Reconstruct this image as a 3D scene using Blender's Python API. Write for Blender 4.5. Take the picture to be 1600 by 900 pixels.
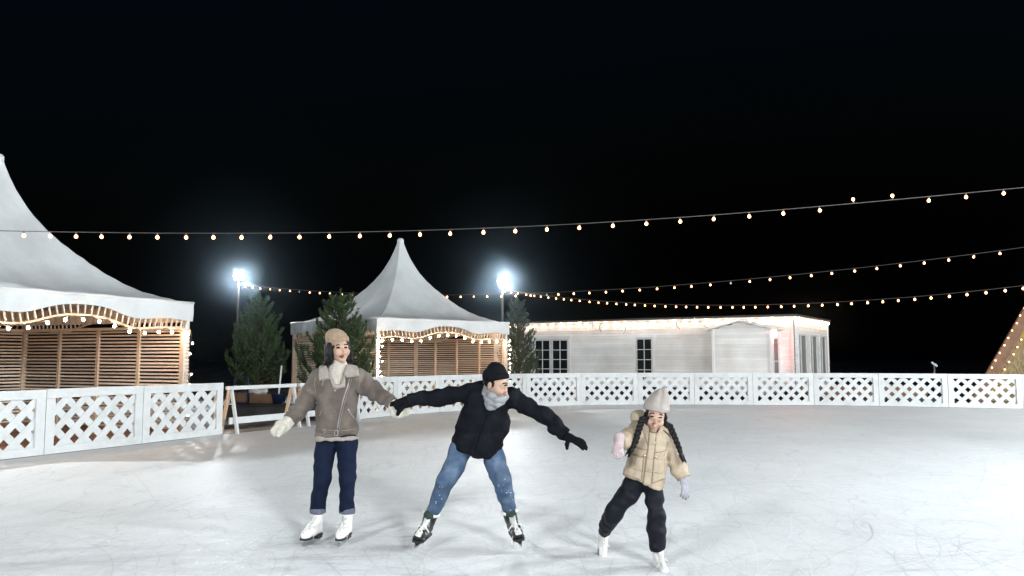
import bpy, math, random
import numpy as np
from mathutils import Vector, Matrix

random.seed(7)
RNG = np.random.default_rng(11)
SC = bpy.context.scene
COL = SC.collection
for o in list(bpy.data.objects):
    bpy.data.objects.remove(o)

# ------------------------------------------------------------------ camera, world, exposure
F = 1244.0            # focal length in photograph pixels (1600 wide)
HZ = 558.0            # horizon row in the photograph
CH = 1.56             # eye height
TH = math.atan((HZ - 450.0) / F)
cam_d = bpy.data.cameras.new('camera')
cam_d.lens = 36.0 * F / 1600.0
cam_d.clip_start = 0.1
cam_d.clip_end = 600
cam = bpy.data.objects.new('camera', cam_d)
COL.objects.link(cam)
cam.location = (0, 0, CH)
cam.rotation_euler = (math.pi / 2 + TH, 0, 0)
SC.camera = cam

world = bpy.data.worlds.new('World')
SC.world = world
world.use_nodes = True
wn = world.node_tree
bg = wn.nodes['Background']
sky = wn.nodes.new('ShaderNodeTexSky')
sky.sky_type = 'NISHITA'
sky.sun_disc = False
sky.sun_elevation = math.radians(-4.0)
sky.sun_rotation = math.radians(200.0)
sky.altitude = 100
tint = wn.nodes.new('ShaderNodeMix')
tint.data_type = 'RGBA'
tint.blend_type = 'MULTIPLY'
tint.inputs[0].default_value = 1.0
tint.inputs[7].default_value = (0.24, 0.70, 1.10, 1)      # cold blue night
wn.links.new(sky.outputs['Color'], tint.inputs[6])
wn.links.new(tint.outputs[2], bg.inputs['Color'])
bg.inputs['Strength'].default_value = 0.15

SC.view_settings.view_transform = 'Standard'
SC.view_settings.look = 'None'
SC.view_settings.exposure = 0.12
SC.view_settings.gamma = 1.0
SC.view_settings.use_curve_mapping = False
SC.render.engine = 'CYCLES'
SC.cycles.use_denoising = True
SC.cycles.max_bounces = 6
SC.cycles.diffuse_bounces = 3
SC.cycles.glossy_bounces = 3
SC.cycles.transmission_bounces = 4
SC.cycles.volume_bounces = 0
SC.cycles.sample_clamp_indirect = 6.0


def ray(px, py):
    c = ((px - 800.0) / F, (450.0 - py) / F)
    return Vector((c[0], math.cos(TH) - c[1] * math.sin(TH), math.sin(TH) + c[1] * math.cos(TH)))


def P(px, py, Y):
    """point of the place that the photograph shows at a pixel, Y metres in front of the camera"""
    r = ray(px, py)
    return Vector((0, 0, CH)) + r * (Y / r.y)


def G(px, Y, z=0.0):
    """point at distance Y and height z below / above a picture column"""
    p = P(px, HZ, Y)
    return Vector((p.x, Y, z))


# ------------------------------------------------------------------ materials
def mat(name, col, rough=0.6, var=0.0, vscale=8.0, bump=0.0, bscale=60.0, spec=0.4, metal=0.0,
        rnd=0.0, col2=None, c2scale=3.0, c2lo=0.45, c2hi=0.65, stretch=None, sheen=0.0, emit=None,
        estr=0.0, coat=0.0, bdist=0.004, detail=4.0):
    m = bpy.data.materials.new(name)
    m.use_nodes = True
    nt = m.node_tree
    b = nt.nodes['Principled BSDF']
    b.inputs['Base Color'].default_value = (*col, 1)
    b.inputs['Roughness'].default_value = rough
    b.inputs['Specular IOR Level'].default_value = spec
    b.inputs['Metallic'].default_value = metal
    if sheen:
        b.inputs['Sheen Weight'].default_value = sheen
        b.inputs['Sheen Roughness'].default_value = 0.5
    if coat:
        b.inputs['Coat Weight'].default_value = coat
        b.inputs['Coat Roughness'].default_value = 0.15
    if emit:
        b.inputs['Emission Color'].default_value = (*emit, 1)
        b.inputs['Emission Strength'].default_value = estr
    vec = None
    if var or bump or col2:
        geo = nt.nodes.new('ShaderNodeNewGeometry')
        vec = geo.outputs['Position']
        if stretch:
            mp = nt.nodes.new('ShaderNodeMapping')
            mp.inputs['Scale'].default_value = stretch
            nt.links.new(vec, mp.inputs['Vector'])
            vec = mp.outputs['Vector']

    def noise(scale, det=detail, rg=0.55):
        n = nt.nodes.new('ShaderNodeTexNoise')
        n.inputs['Scale'].default_value = scale
        n.inputs['Detail'].default_value = det
        n.inputs['Roughness'].default_value = rg
        nt.links.new(vec, n.inputs['Vector'])
        return n.outputs['Fac']
    cur = None
    if col2:
        r = nt.nodes.new('ShaderNodeMapRange')
        r.inputs['From Min'].default_value = c2lo
        r.inputs['From Max'].default_value = c2hi
        nt.links.new(noise(c2scale), r.inputs['Value'])
        mx = nt.nodes.new('ShaderNodeMix')
        mx.data_type = 'RGBA'
        mx.inputs[6].default_value = (*col, 1)
        mx.inputs[7].default_value = (*col2, 1)
        nt.links.new(r.outputs[0], mx.inputs[0])
        cur = mx.outputs[2]
    if var or rnd:
        hs = nt.nodes.new('ShaderNodeHueSaturation')
        if cur:
            nt.links.new(cur, hs.inputs['Color'])
        else:
            hs.inputs['Color'].default_value = (*col, 1)
        val = None
        if var:
            r = nt.nodes.new('ShaderNodeMapRange')
            r.inputs['From Min'].default_value = 0.25
            r.inputs['From Max'].default_value = 0.75
            r.inputs['To Min'].default_value = 1 - var
            r.inputs['To Max'].default_value = 1 + var
            nt.links.new(noise(vscale), r.inputs['Value'])
            val = r.outputs[0]
        if rnd:
            oi = nt.nodes.new('ShaderNodeObjectInfo')
            r = nt.nodes.new('ShaderNodeMapRange')
            r.inputs['To Min'].default_value = 1 - rnd
            r.inputs['To Max'].default_value = 1 + rnd
            nt.links.new(oi.outputs['Random'], r.inputs['Value'])
            if val:
                mm = nt.nodes.new('ShaderNodeMath')
                mm.operation = 'MULTIPLY'
                nt.links.new(val, mm.inputs[0])
                nt.links.new(r.outputs[0], mm.inputs[1])
                val = mm.outputs[0]
            else:
                val = r.outputs[0]
        nt.links.new(val, hs.inputs['Value'])
        cur = hs.outputs['Color']
    if cur:
        nt.links.new(cur, b.inputs['Base Color'])
    if bump:
        bp = nt.nodes.new('ShaderNodeBump')
        bp.inputs['Strength'].default_value = bump
        bp.inputs['Distance'].default_value = bdist
        nt.links.new(noise(bscale, 3.0), bp.inputs['Height'])
        nt.links.new(bp.outputs['Normal'], b.inputs['Normal'])
    return m


M = {}
M['white_paint'] = mat('white_paint', (0.62, 0.64, 0.64), 0.55, col2=(0.52, 0.53, 0.52), c2scale=2.3, c2lo=.5, c2hi=.75, var=0.06, vscale=7, bump=0.15, bscale=40, rnd=0.03)
M['fabric'] = mat('tent_fabric', (0.66, 0.69, 0.695), 0.6, var=0.06, vscale=2.0, bump=0.45, bscale=4, bdist=0.04, col2=(0.58, 0.60, 0.60), c2scale=1.1)
M['wood'] = mat('pine_slat', (0.68, 0.58, 0.475), 0.65, var=0.16, vscale=7, rnd=0.20, bump=0.2, bscale=50, stretch=(1, 1, 6))
M['wood_pale'] = mat('pale_timber', (0.56, 0.44, 0.33), 0.6, var=0.1, vscale=9, rnd=0.12, bump=0.2, bscale=50)
M['deck_wood'] = mat('deck_wood', (0.24, 0.14, 0.09), 0.7, var=0.2, vscale=6, rnd=0.2)
M['siding'] = mat('white_siding', (0.78, 0.78, 0.76), 0.6, var=0.1, vscale=1.2, rnd=0.07, bump=0.15, bscale=30, col2=(0.68, 0.66, 0.63), c2scale=0.9, c2lo=0.5, c2hi=0.75)
M['dark'] = mat('dark_paint', (0.012, 0.012, 0.013), 0.7, var=0.2)
M['roofing'] = mat('dark_roofing', (0.05, 0.05, 0.055), 0.8, var=0.2)
M['glass'] = mat('window_glass', (0.012, 0.014, 0.016), 0.08, spec=0.6)
M['curtain'] = mat('pale_curtain', (0.22, 0.225, 0.21), 0.4, var=0.15, vscale=3, stretch=(4, 4, 0.5))
M['bulb'] = mat('warm_bulb', (0.9, 0.8, 0.7), 0.3, emit=(1.0, 0.40, 0.13), estr=9)
M['bulb_tent'] = mat('warm_bulb_tent', (0.9, 0.8, 0.7), 0.3, emit=(1.0, 0.63, 0.38), estr=330)
M['bulb_off'] = mat('dead_bulb', (0.7, 0.72, 0.75), 0.15, spec=0.6)
M['cable'] = mat('cable', (0.075, 0.07, 0.07), 0.6)
M['socket'] = mat('socket', (0.10, 0.09, 0.08), 0.5)
M['pole'] = mat('timber_pole', (0.07, 0.05, 0.042), 0.8, var=0.25, vscale=10, stretch=(1, 1, .2))
M['metal'] = mat('grey_metal', (0.35, 0.36, 0.37), 0.4, metal=0.7, var=0.1)
M['steel'] = mat('blade_steel', (0.55, 0.57, 0.6), 0.28, metal=1.0)
M['lamp_face'] = mat('flood_lens', (0.9, 0.9, 0.9), 0.3, emit=(0.80, 0.93, 1.0), estr=900)
M['red_lamp'] = mat('red_lamp_glass', (0.9, 0.3, 0.3), 0.3, emit=(1.0, 0.16, 0.12), estr=95)
M['bark'] = mat('bark', (0.10, 0.06, 0.04), 0.9, var=0.3, vscale=20)
M['cardboard'] = mat('cardboard', (0.15, 0.09, 0.06), 0.8, var=0.15, vscale=5)
M['plastic_bag'] = mat('white_sack', (0.5, 0.5, 0.48), 0.5, var=0.15, vscale=8, bump=0.6, bscale=18, bdist=0.03)
M['blue'] = mat('blue_paint', (0.008, 0.018, 0.05), 0.4, var=0.1)
M['straw'] = mat('straw_thatch', (0.34, 0.26, 0.15), 0.9, var=0.35, vscale=9, bump=0.8, bscale=22, bdist=0.03, stretch=(2.0, 2.0, 0.6))
M['straw_blade'] = mat('straw_blade', (0.40, 0.31, 0.17), 0.8, var=0.4, vscale=5)
M['yellow'] = mat('yellow_cloth', (0.45, 0.36, 0.06), 0.8, var=0.1)
M['maroon'] = mat('maroon_cloth', (0.12, 0.04, 0.045), 0.8, var=0.1)
# people
M['skin'] = mat('skin', (0.41, 0.265, 0.195), 0.5, var=0.05, vscale=30, spec=0.35)
M['lip'] = mat('lip_dark_red', (0.16, 0.02, 0.03), 0.35)
M['lip_soft'] = mat('lip_soft', (0.28, 0.105, 0.09), 0.5)
M['hair'] = mat('black_hair', (0.006, 0.0055, 0.006), 0.5, bump=0.7, bscale=90, stretch=(3, 3, 0.35), spec=0.5)
M['brow'] = mat('brow_hair', (0.022, 0.013, 0.011), 0.7)
M['eye'] = mat('dark_eye', (0.012, 0.008, 0.008), 0.6, spec=0.08)
M['suede'] = mat('taupe_suede', (0.138, 0.117, 0.101), 0.9, var=0.25, vscale=6, bump=0.6, bscale=45, sheen=0.12, col2=(0.080, 0.062, 0.052), c2scale=5.0, c2lo=.40, c2hi=.68)
M['shearling'] = mat('cream_shearling', (0.28, 0.25, 0.22), 0.95, var=0.16, vscale=45, bump=0.9, bscale=90, sheen=0.1)
M['knit_cream'] = mat('cream_knit', (0.41, 0.372, 0.325), 0.9, var=0.1, vscale=30, bump=0.6, bscale=120, stretch=(1, 1, .3))
M['navy_denim'] = mat('navy_denim', (0.007, 0.0115, 0.027), 0.85, var=0.25, vscale=9, bump=0.3, bscale=120)
M['denim_inside'] = mat('denim_turn_up', (0.11, 0.12, 0.16), 0.85, var=0.15, vscale=30)
M['mitten'] = mat('cream_mitten', (0.50, 0.48, 0.41), 0.9, var=0.1, vscale=25, bump=0.6, bscale=90, sheen=0.2)
M['tan_knit'] = mat('tan_knit', (0.27, 0.195, 0.135), 0.9, var=0.12, vscale=30, bump=0.5, bscale=130, sheen=0.1)
M['white_leather'] = mat('white_leather', (0.72, 0.71, 0.69), 0.35, var=0.05, vscale=20)
M['sole'] = mat('black_sole', (0.012, 0.012, 0.014), 0.5)
M['lace_white'] = mat('white_lace', (0.70, 0.70, 0.67), 0.8)
M['black_wool'] = mat('black_wool', (0.0065, 0.0072, 0.0105), 0.85, var=0.5, vscale=9, bump=0.8, bscale=40)
M['black_knit'] = mat('black_knit', (0.006, 0.006, 0.0085), 0.9, var=0.2, vscale=30, bump=0.5, bscale=120)
M['blue_denim'] = mat('washed_denim', (0.055, 0.090, 0.155), 0.85, var=0.30, vscale=9, bump=0.6, bscale=70, col2=(0.115, 0.16, 0.225), c2scale=8, c2lo=.42, c2hi=.7)
M['snow_dust'] = mat('snow_dust', (0.40, 0.45, 0.52), 0.9, var=0.2, vscale=60)
M['grey_knit'] = mat('pale_grey_knit', (0.255, 0.26, 0.27), 0.9, var=0.14, vscale=25, bump=0.6, bscale=100)
M['black_leather'] = mat('black_boot', (0.012, 0.012, 0.013), 0.35, var=0.1)
M['olive'] = mat('olive_tongue', (0.035, 0.05, 0.04), 0.7)
M['puffer'] = mat('beige_nylon', (0.37, 0.30, 0.22), 0.6, var=0.10, vscale=10, bump=0.7, bscale=26, bdist=0.010)
M['stitch'] = mat('beige_seam', (0.235, 0.185, 0.13), 0.8)
M['black_nylon'] = mat('black_nylon', (0.005, 0.0065, 0.010), 0.65, var=0.3, vscale=9, bump=0.8, bscale=24, bdist=0.010)
M['grey_hat'] = mat('pale_grey_hat', (0.315, 0.280, 0.258), 0.9, var=0.08, vscale=25, bump=0.5, bscale=110)
M['lilac_glove'] = mat('lilac_glove', (0.42, 0.34, 0.35), 0.9, var=0.2, vscale=40, bump=0.5, bscale=100)
M['grey_glove'] = mat('grey_glove', (0.30, 0.30, 0.33), 0.9, var=0.3, vscale=60, bump=0.5, bscale=100)
M['button'] = mat('snap_button', (0.45, 0.42, 0.36), 0.3, metal=0.7)

for k in ('suede', 'shearling', 'knit_cream', 'navy_denim', 'denim_inside', 'mitten', 'tan_knit', 'black_wool', 'black_knit', 'blue_denim', 'grey_knit', 'grey_hat',
          'lilac_glove', 'grey_glove', 'brow', 'olive', 'straw', 'straw_blade', 'bark'):
    M[k].node_tree.nodes['Principled BSDF'].inputs['Specular IOR Level'].default_value = 0.08
for k in ('black_nylon', 'puffer', 'hair', 'wood', 'deck_wood', 'cardboard'):
    M[k].node_tree.nodes['Principled BSDF'].inputs['Specular IOR Level'].default_value = 0.18

# ------------------------------------------------------------------ object helpers
ORG = {}
MW = {}


def tag(o, label=None, cat=None, group=None, kind=None):
    if label: o['label'] = label
    if cat: o['category'] = cat
    if group: o['group'] = group
    if kind: o['kind'] = kind
    return o


def root(name, loc, label, cat, group=None):
    o = bpy.data.objects.new(name, None)
    o.empty_display_size = 0.1
    o.location = loc
    COL.objects.link(o)
    ORG[o.name] = Vector(loc)
    return tag(o, label, cat, group)


def org(o):
    return ORG.get(o.name, Vector((0, 0, 0))) if o else Vector((0, 0, 0))


def mesh(name, V, Fc, m, parent=None, smooth=False):
    V = np.asarray(V, dtype=np.float64).reshape(-1, 3)
    off = org(parent)
    me = bpy.data.meshes.new(name)
    me.from_pydata((V - np.array(off)).tolist(), [], [tuple(int(i) for i in f) for f in Fc] if not isinstance(Fc, np.ndarray) else Fc.tolist())
    if smooth:
        me.polygons.foreach_set('use_smooth', np.ones(len(me.polygons), dtype=bool))
    me.materials.append(M[m] if isinstance(m, str) else m)
    me.update()
    o = bpy.data.objects.new(name, me)
    COL.objects.link(o)
    o.parent = parent
    ORG[o.name] = off
    return o


CUBE = np.array([(x, y, z) for x in (-.5, .5) for y in (-.5, .5) for z in (-.5, .5)])
CUBEF = [(0, 1, 3, 2), (4, 6, 7, 5), (0, 4, 5, 1), (2, 3, 7, 6), (0, 2, 6, 4), (1, 5, 7, 3)]
SHARED = {}


def shared_box(m):
    key = ('box', m)
    if key not in SHARED:
        me = bpy.data.meshes.new('piece_' + m)
        me.from_pydata(CUBE.tolist(), [], CUBEF)
        me.materials.append(M[m])
        SHARED[key] = me
    return SHARED[key]


def frame_m(c, ux, uy, uz, s):
    m = Matrix.Identity(4)
    for i, (a, k) in enumerate(zip((ux, uy, uz), s)):
        for r in range(3):
            m[r][i] = a[r] * k
    m.translation = c
    return m


def piece(name, me, mw, parent):
    o = bpy.data.objects.new(name, me)
    COL.objects.link(o)
    o.parent = parent
    if parent.name in MW:
        o.matrix_local = MW[parent.name].inverted() @ mw
    else:
        o.matrix_local = Matrix.Translation(-org(parent)) @ mw
    ORG[o.name] = org(parent)
    MW[o.name] = mw
    return o


def box(name, c, ux, uy, uz, s, m, parent):
    return piece(name, shared_box(m), frame_m(Vector(c), ux, uy, uz, s), parent)


def bar(name, a, b, w, t, nrm, m, parent):
    """box from a to b, width w across, thickness t along nrm"""
    a, b = Vector(a), Vector(b)
    uy = (b - a).normalized()
    uz = Vector(nrm)
    uz = (uz - uy * uz.dot(uy)).normalized()
    ux = uy.cross(uz)
    return box(name, (a + b) / 2, ux, uy, uz, (w, (b - a).length, t), m, parent)


class MB:
    """collects simple solids into one mesh"""
    def __init__(s):
        s.V, s.F, s.n = [], [], 0

    def add(s, V, Fc):
        V = np.asarray(V, float).reshape(-1, 3)
        s.V.append(V)
        s.F += [tuple(i + s.n for i in f) for f in Fc]
        s.n += len(V)

    def box(s, c, ux, uy, uz, sz):
        A = np.array([np.array(ux) * sz[0], np.array(uy) * sz[1], np.array(uz) * sz[2]])
        s.add(CUBE @ A + np.array(c), CUBEF)

    def bar(s, a, b, w, t, nrm):
        a, b = Vector(a), Vector(b)
        uy = (b - a).normalized()
        uz = Vector(nrm)
        uz = (uz - uy * uz.dot(uy)).normalized()
        s.box((a + b) / 2, uy.cross(uz), uy, uz, (w, (b - a).length, t))

    def tube(s, pts, r, n=6):
        V, Fc = tube_geo(pts, r, n)
        s.add(V, Fc)

    def build(s, name, m, parent=None, smooth=False):
        return mesh(name, np.vstack(s.V), s.F, m, parent, smooth)


def tube_geo(pts, r, n=6):
    pts = [Vector(p) for p in pts]
    if not hasattr(r, '__len__'):
        r = [r] * len(pts)
    V, Fc = [], []
    up = None
    for i, p in enumerate(pts):
        d = (pts[min(i + 1, len(pts) - 1)] - pts[max(i - 1, 0)])
        d = d.normalized() if d.length > 1e-9 else Vector((0, 0, 1))
        if up is None:
            up = Vector((0, 0, 1)) if abs(d.z) < 0.9 else Vector((1, 0, 0))
        x = (up - d * up.dot(d)).normalized()
        up = x
        y = d.cross(x)
        for k in range(n):
            a = 2 * math.pi * k / n
            V.append(p + (x * math.cos(a) + y * math.sin(a)) * r[i])
    for i in range(len(pts) - 1):
        for k in range(n):
            Fc.append((i * n + k, i * n + (k + 1) % n, (i + 1) * n + (k + 1) % n, (i + 1) * n + k))
    Fc.append(tuple(range(n - 1, -1, -1)))
    Fc.append(tuple((len(pts) - 1) * n + k for k in range(n)))
    return np.array([tuple(v) for v in V]), Fc


def tube(name, pts, r, m, parent, n=6, smooth=True):
    V, Fc = tube_geo(pts, r, n)
    return mesh(name, V, Fc, m, parent, smooth)


X, Yv, Z = Vector((1, 0, 0)), Vector((0, 1, 0)), Vector((0, 0, 1))

# ------------------------------------------------------------------ floodlights (their lamps light the rink)
def flood(loc, aim, power, label, group, visible_post=True, size=0.35, spot=150, colr=(0.94, 0.975, 1.0), face=1.0):
    x, y, z = loc
    t = root('floodlight', (x, y, 0), label, 'floodlight', group)
    tube('post', [(x, y, 0), (x, y, z * .5), (x, y, z + .12)], [.055, .05, .04], 'pole', t, 8)
    d = (Vector(aim) - Vector(loc)).normalized()
    rt = d.cross(Z).normalized()
    up = rt.cross(d)
    c = Vector(loc) + d * 0.16
    hd = MB()
    hd.box(c - d * .05, rt, up, d, (.32, .26, .08))
    for k in range(-3, 4):
        hd.box(c - d * .115 + rt * (.042 * k), rt, up, d, (.012, .22, .05))
    hd.build('housing', 'metal', t)
    br = MB()
    br.bar(Vector(loc) - rt * .23 - Z * .02, c - rt * .23, .03, .012, rt)
    br.bar(Vector(loc) + rt * .23 - Z * .02, c + rt * .23, .03, .012, rt)
    br.bar(Vector(loc) - rt * .24 - Z * .02, Vector(loc) + rt * .24 - Z * .02, .03, .012, Z)
    br.build('bracket', 'metal', t)
    ln = MB()
    ln.box(c, rt, up, d, (.31, .24, .012))
    ln.build('lens', 'lamp_face', t)
    ld = bpy.data.lights.new('flood_lamp', 'SPOT')
    ld.energy = power
    ld.color = colr
    ld.spot_size = math.radians(spot)
    ld.spot_blend = 0.5
    ld.shadow_soft_size = size * .5
    lo = bpy.data.objects.new('flood_lamp', ld)
    COL.objects.link(lo)
    lo.parent = t
    lo.location = (c + d * .06) - Vector((x, y, 0))
    lo.rotation_euler = d.to_track_quat('-Z', 'Y').to_euler()
    return t


FG = 'floodlights on posts round the rink'
L1 = P(373, 431, 31.0)
L2 = P(785, 439, 32.0)
flood(L1, (0, 8, 0.5), 1900, 'floodlight on the brown pole behind the left pine tree', FG)
flood(L2, (1, 8, 0.5), 1900, 'floodlight on the brown pole between the smaller tent and the house', FG)
flood((-13.0, 11.2, 5.2), (-2, 12, 0), 1900, 'floodlight on a pole beyond the left edge beside the large tent', FG)
flood((10.5, 8.2, 4.8), (1, 9, 0.3), 1250, 'floodlight on a pole beyond the right edge by the bright ice', FG, size=.8)
flood((6.0, -7.5, 6.2), (3, 16, 1), 7500, 'floodlight on a pole behind the right of the viewer', FG, size=2.0, spot=110)
flood((-7.0, -6.0, 6.0), (-2, 16, 1), 4800, 'floodlight on a pole behind the left of the viewer', FG, size=2.0, spot=110)
flood((16.0, -1.0, 6.0), (4, 16, 1), 6500, 'unseen floodlight added far to the right of the viewer', FG, size=1.4, spot=120)  # added as a third frontal lamp, to weaken each shadow
flood((20.5, 14.0, 5.4), (5, 20, 0), 8000, 'unseen floodlight added beyond the right edge near the thatched hut', FG, size=.8)  # added to brighten the far right ice and the house front

# ------------------------------------------------------------------ ground and ice
JOINTS_L = [(-322, 9.45), (-122, 11.2), (75, 12.85), (226, 14.5), (350, 16.24)]
JOINTS_R = [(557, 20.0), (621, 21.5), (687, 22.7), (750, 23.8), (822, 25.0), (907, 26.0), (996, 26.3), (1084, 26.3),
            (1175, 26.2), (1270, 26.0), (1371, 25.6), (1479, 24.9), (1595, 24.2), (1716, 23.4), (1850, 22.4)]
JL = [G(px, d) for px, d in JOINTS_L]
JR = [G(px, d) for px, d in JOINTS_R]


def ground_mat():
    m = bpy.data.materials.new('trodden_snow_ground')
    m.use_nodes = True
    nt = m.node_tree
    b = nt.nodes['Principled BSDF']
    geo = nt.nodes.new('ShaderNodeNewGeometry')
    n1 = nt.nodes.new('ShaderNodeTexNoise')
    n1.inputs['Scale'].default_value = 0.7
    n1.inputs['Detail'].default_value = 8
    n1.inputs['Roughness'].default_value = 0.65
    nt.links.new(geo.outputs['Position'], n1.inputs['Vector'])
    cr = nt.nodes.new('ShaderNodeValToRGB')
    cr.color_ramp.elements[0].position = 0.42
    cr.color_ramp.elements[0].color = (0.045, 0.038, 0.034, 1)
    cr.color_ramp.elements[1].position = 0.6
    cr.color_ramp.elements[1].color = (0.42, 0.43, 0.44, 1)
    nt.links.new(n1.outputs['Fac'], cr.inputs['Fac'])
    nt.links.new(cr.outputs['Color'], b.inputs['Base Color'])
    b.inputs['Roughness'].default_value = 0.85
    bp = nt.nodes.new('ShaderNodeBump')
    bp.inputs['Strength'].default_value = 0.8
    bp.inputs['Distance'].default_value = 0.05
    nt.links.new(n1.outputs['Fac'], bp.inputs['Height'])
    nt.links.new(bp.outputs['Normal'], b.inputs['Normal'])
    return m


def ice_mat():
    m = bpy.data.materials.new('skated_ice')
    m.use_nodes = True
    nt = m.node_tree
    N = nt.nodes.new
    L = nt.links.new
    b = nt.nodes['Principled BSDF']
    geo = N('ShaderNodeNewGeometry')

    def noise(scale, det, rg, st=None, dist=0.0):
        v = geo.outputs['Position']
        if st:
            mp = N('ShaderNodeMapping')
            mp.inputs['Scale'].default_value = st[:3]
            mp.inputs['Rotation'].default_value = (0, 0, st[3])
            L(v, mp.inputs['Vector'])
            v = mp.outputs['Vector']
        n = N('ShaderNodeTexNoise')
        n.inputs['Scale'].default_value = scale
        n.inputs['Detail'].default_value = det
        n.inputs['Roughness'].default_value = rg
        n.inputs['Distortion'].default_value = dist
        L(v, n.inputs['Vector'])
        return n.outputs['Fac']

    def mrange(v, a, bb, lo, hi):
        r = N('ShaderNodeMapRange')
        r.inputs['From Min'].default_value = a
        r.inputs['From Max'].default_value = bb
        r.inputs['To Min'].default_value = lo
        r.inputs['To Max'].default_value = hi
        L(v, r.inputs['Value'])
        return r.outputs[0]

    def math_(op, a, c):
        q = N('ShaderNodeMath')
        q.operation = op
        for i, s in enumerate((a, c)):
            if isinstance(s, (int, float)):
                q.inputs[i].default_value = s
            else:
                L(s, q.inputs[i])
        return q.outputs[0]
    big = mrange(noise(0.35, 5, .6, None, .6), .35, .65, .95, 1.03)
    mid = mrange(noise(2.2, 7, .7, (1, .35, 1, .3), 1.0), .3, .7, .955, 1.04)
    fine = mrange(noise(26, 4, .7, (1, .5, 1, -.4)), .3, .7, .95, 1.05)
    v = math_('MULTIPLY', math_('MULTIPLY', big, mid), fine)
    # thin grey grooves: contour lines of stretched noises
    for sc, st, w, k in ((0.9, (1, .3, 1, .5), .006, .12), (1.3, (1, .25, 1, -.9), .006, .10), (1.1, (.3, 1, 1, .2), .006, .12), (2.3, (1, .5, 1, 1.2), .008, .08)):
        n = noise(sc, 2.0, .5, st, .3)
        d = math_('ABSOLUTE', math_('SUBTRACT', n, .5), 0)
        v = math_('MULTIPLY', v, mrange(d, 0, w, 1 - k, 1.0))
    hs = N('ShaderNodeHueSaturation')
    hs.inputs['Color'].default_value = (0.715, 0.735, 0.735, 1)
    L(v, hs.inputs['Value'])
    # brownish smears, stretched sideways at random
    st = noise(0.8, 5, .6, (.35, 1.6, 1, .05), .4)
    mx = N('ShaderNodeMix')
    mx.data_type = 'RGBA'
    L(mrange(st, .60, .75, 0, .20), mx.inputs[0])
    L(hs.outputs['Color'], mx.inputs[6])
    mx.inputs[7].default_value = (0.42, 0.40, 0.38, 1)
    L(mx.outputs[2], b.inputs['Base Color'])
    L(mrange(noise(3.0, 6, .7), .3, .7, .46, .66), b.inputs['Roughness'])
    b.inputs['Specular IOR Level'].default_value = 0.25
    bp = N('ShaderNodeBump')
    bp.inputs['Strength'].default_value = 0.5
    bp.inputs['Distance'].default_value = 0.006
    L(math_('ADD', noise(55, 4, .7, (1, .4, 1, .4)), math_('MULTIPLY', noise(7, 5, .65), 2.0)), bp.inputs['Height'])
    L(bp.outputs['Normal'], b.inputs['Normal'])
    return m


g = mesh('ground', [(-220, -60, -.03), (220, -60, -.03), (220, 320, -.03), (-220, 320, -.03)], [(0, 1, 2, 3)], ground_mat())
tag(g, kind='structure')
ring = [Vector((-11.5, 4.5, 0)), Vector((-13, -6, 0)), Vector((13, -8, 0)), Vector((22, 8, 0))] + [j for j in reversed(JR)] + [j for j in reversed(JL)]
# the sheet of ice, sunk edge included
iv = [(p.x, p.y, 0.0) for p in ring] + [(p.x, p.y, -.05) for p in ring]
n = len(ring)
ice = mesh('ice_rink', iv, [tuple(range(n))] + [(i, i + n, (i + 1) % n + n, (i + 1) % n) for i in range(n)], ice_mat())
tag(ice, kind='structure')


def skate_marks(name, cnt, m, wlo, whi, seed, zone, lo=.15, hi=1.6, z=.0012):
    r = np.random.default_rng(seed)
    V, Fc = [], []
    nb = 0
    for i in range(cnt):
        y = zone[2] + (zone[3] - zone[2]) * r.random() ** 1.5
        x = zone[0] + (zone[1] - zone[0]) * r.random()
        if x < -.5 * y - .0 and y > 8:
            continue
        a = r.normal(0.2, 1.0)
        ln = lo + (hi - lo) * r.random() ** 2.2
        cv = r.normal(0, 0.28)
        w = (wlo + (whi - wlo) * r.random() ** 2)
        k = max(4, int(ln / .12))
        zz = z + .0012 * r.random()
        p = np.array([x, y])
        for s in range(k + 1):
            t = s / k
            d = np.array([math.cos(a), math.sin(a)])
            nn = np.array([-d[1], d[0]])
            ww = w * (math.sin(math.pi * min(max(t, .04), .96)) ** .5) * (.6 + .5 * r.random())
            V.append((p[0] + nn[0] * ww / 2, p[1] + nn[1] * ww / 2, zz))
            V.append((p[0] - nn[0] * ww / 2, p[1] - nn[1] * ww / 2, zz))
            if s < k:
                Fc.append((nb + 2 * s, nb + 2 * s + 1, nb + 2 * s + 3, nb + 2 * s + 2))
            p = p + d * ln / k
            a += cv * ln / k
        nb += 2 * (k + 1)
    o = mesh(name, V, Fc, m)
    return tag(o, kind='stuff')


M['scratch_snow'] = mat('scraped_snow', (0.80, 0.83, 0.85), 0.75, var=0.1, vscale=30)
M['groove'] = mat('dull_groove', (0.54, 0.565, 0.58), 0.5, var=0.1, vscale=30)
skate_marks('skate_marks', 8000, 'scratch_snow', .002, .0075, 3, (-9, 11, 3.6, 20), .1, 1.3)
skate_marks('skate_grooves', 5200, 'groove', .002, .0075, 4, (-9, 11, 3.6, 18), .3, 2.6)
skate_marks('long_skate_tracks', 260, 'scratch_snow', .003, .010, 14, (-9, 11, 3.6, 18), 3.0, 8.0, .003)
skate_marks('long_dull_tracks', 330, 'groove', .003, .011, 15, (-9, 11, 3.6, 18), 3.0, 8.0, .0045)
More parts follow.
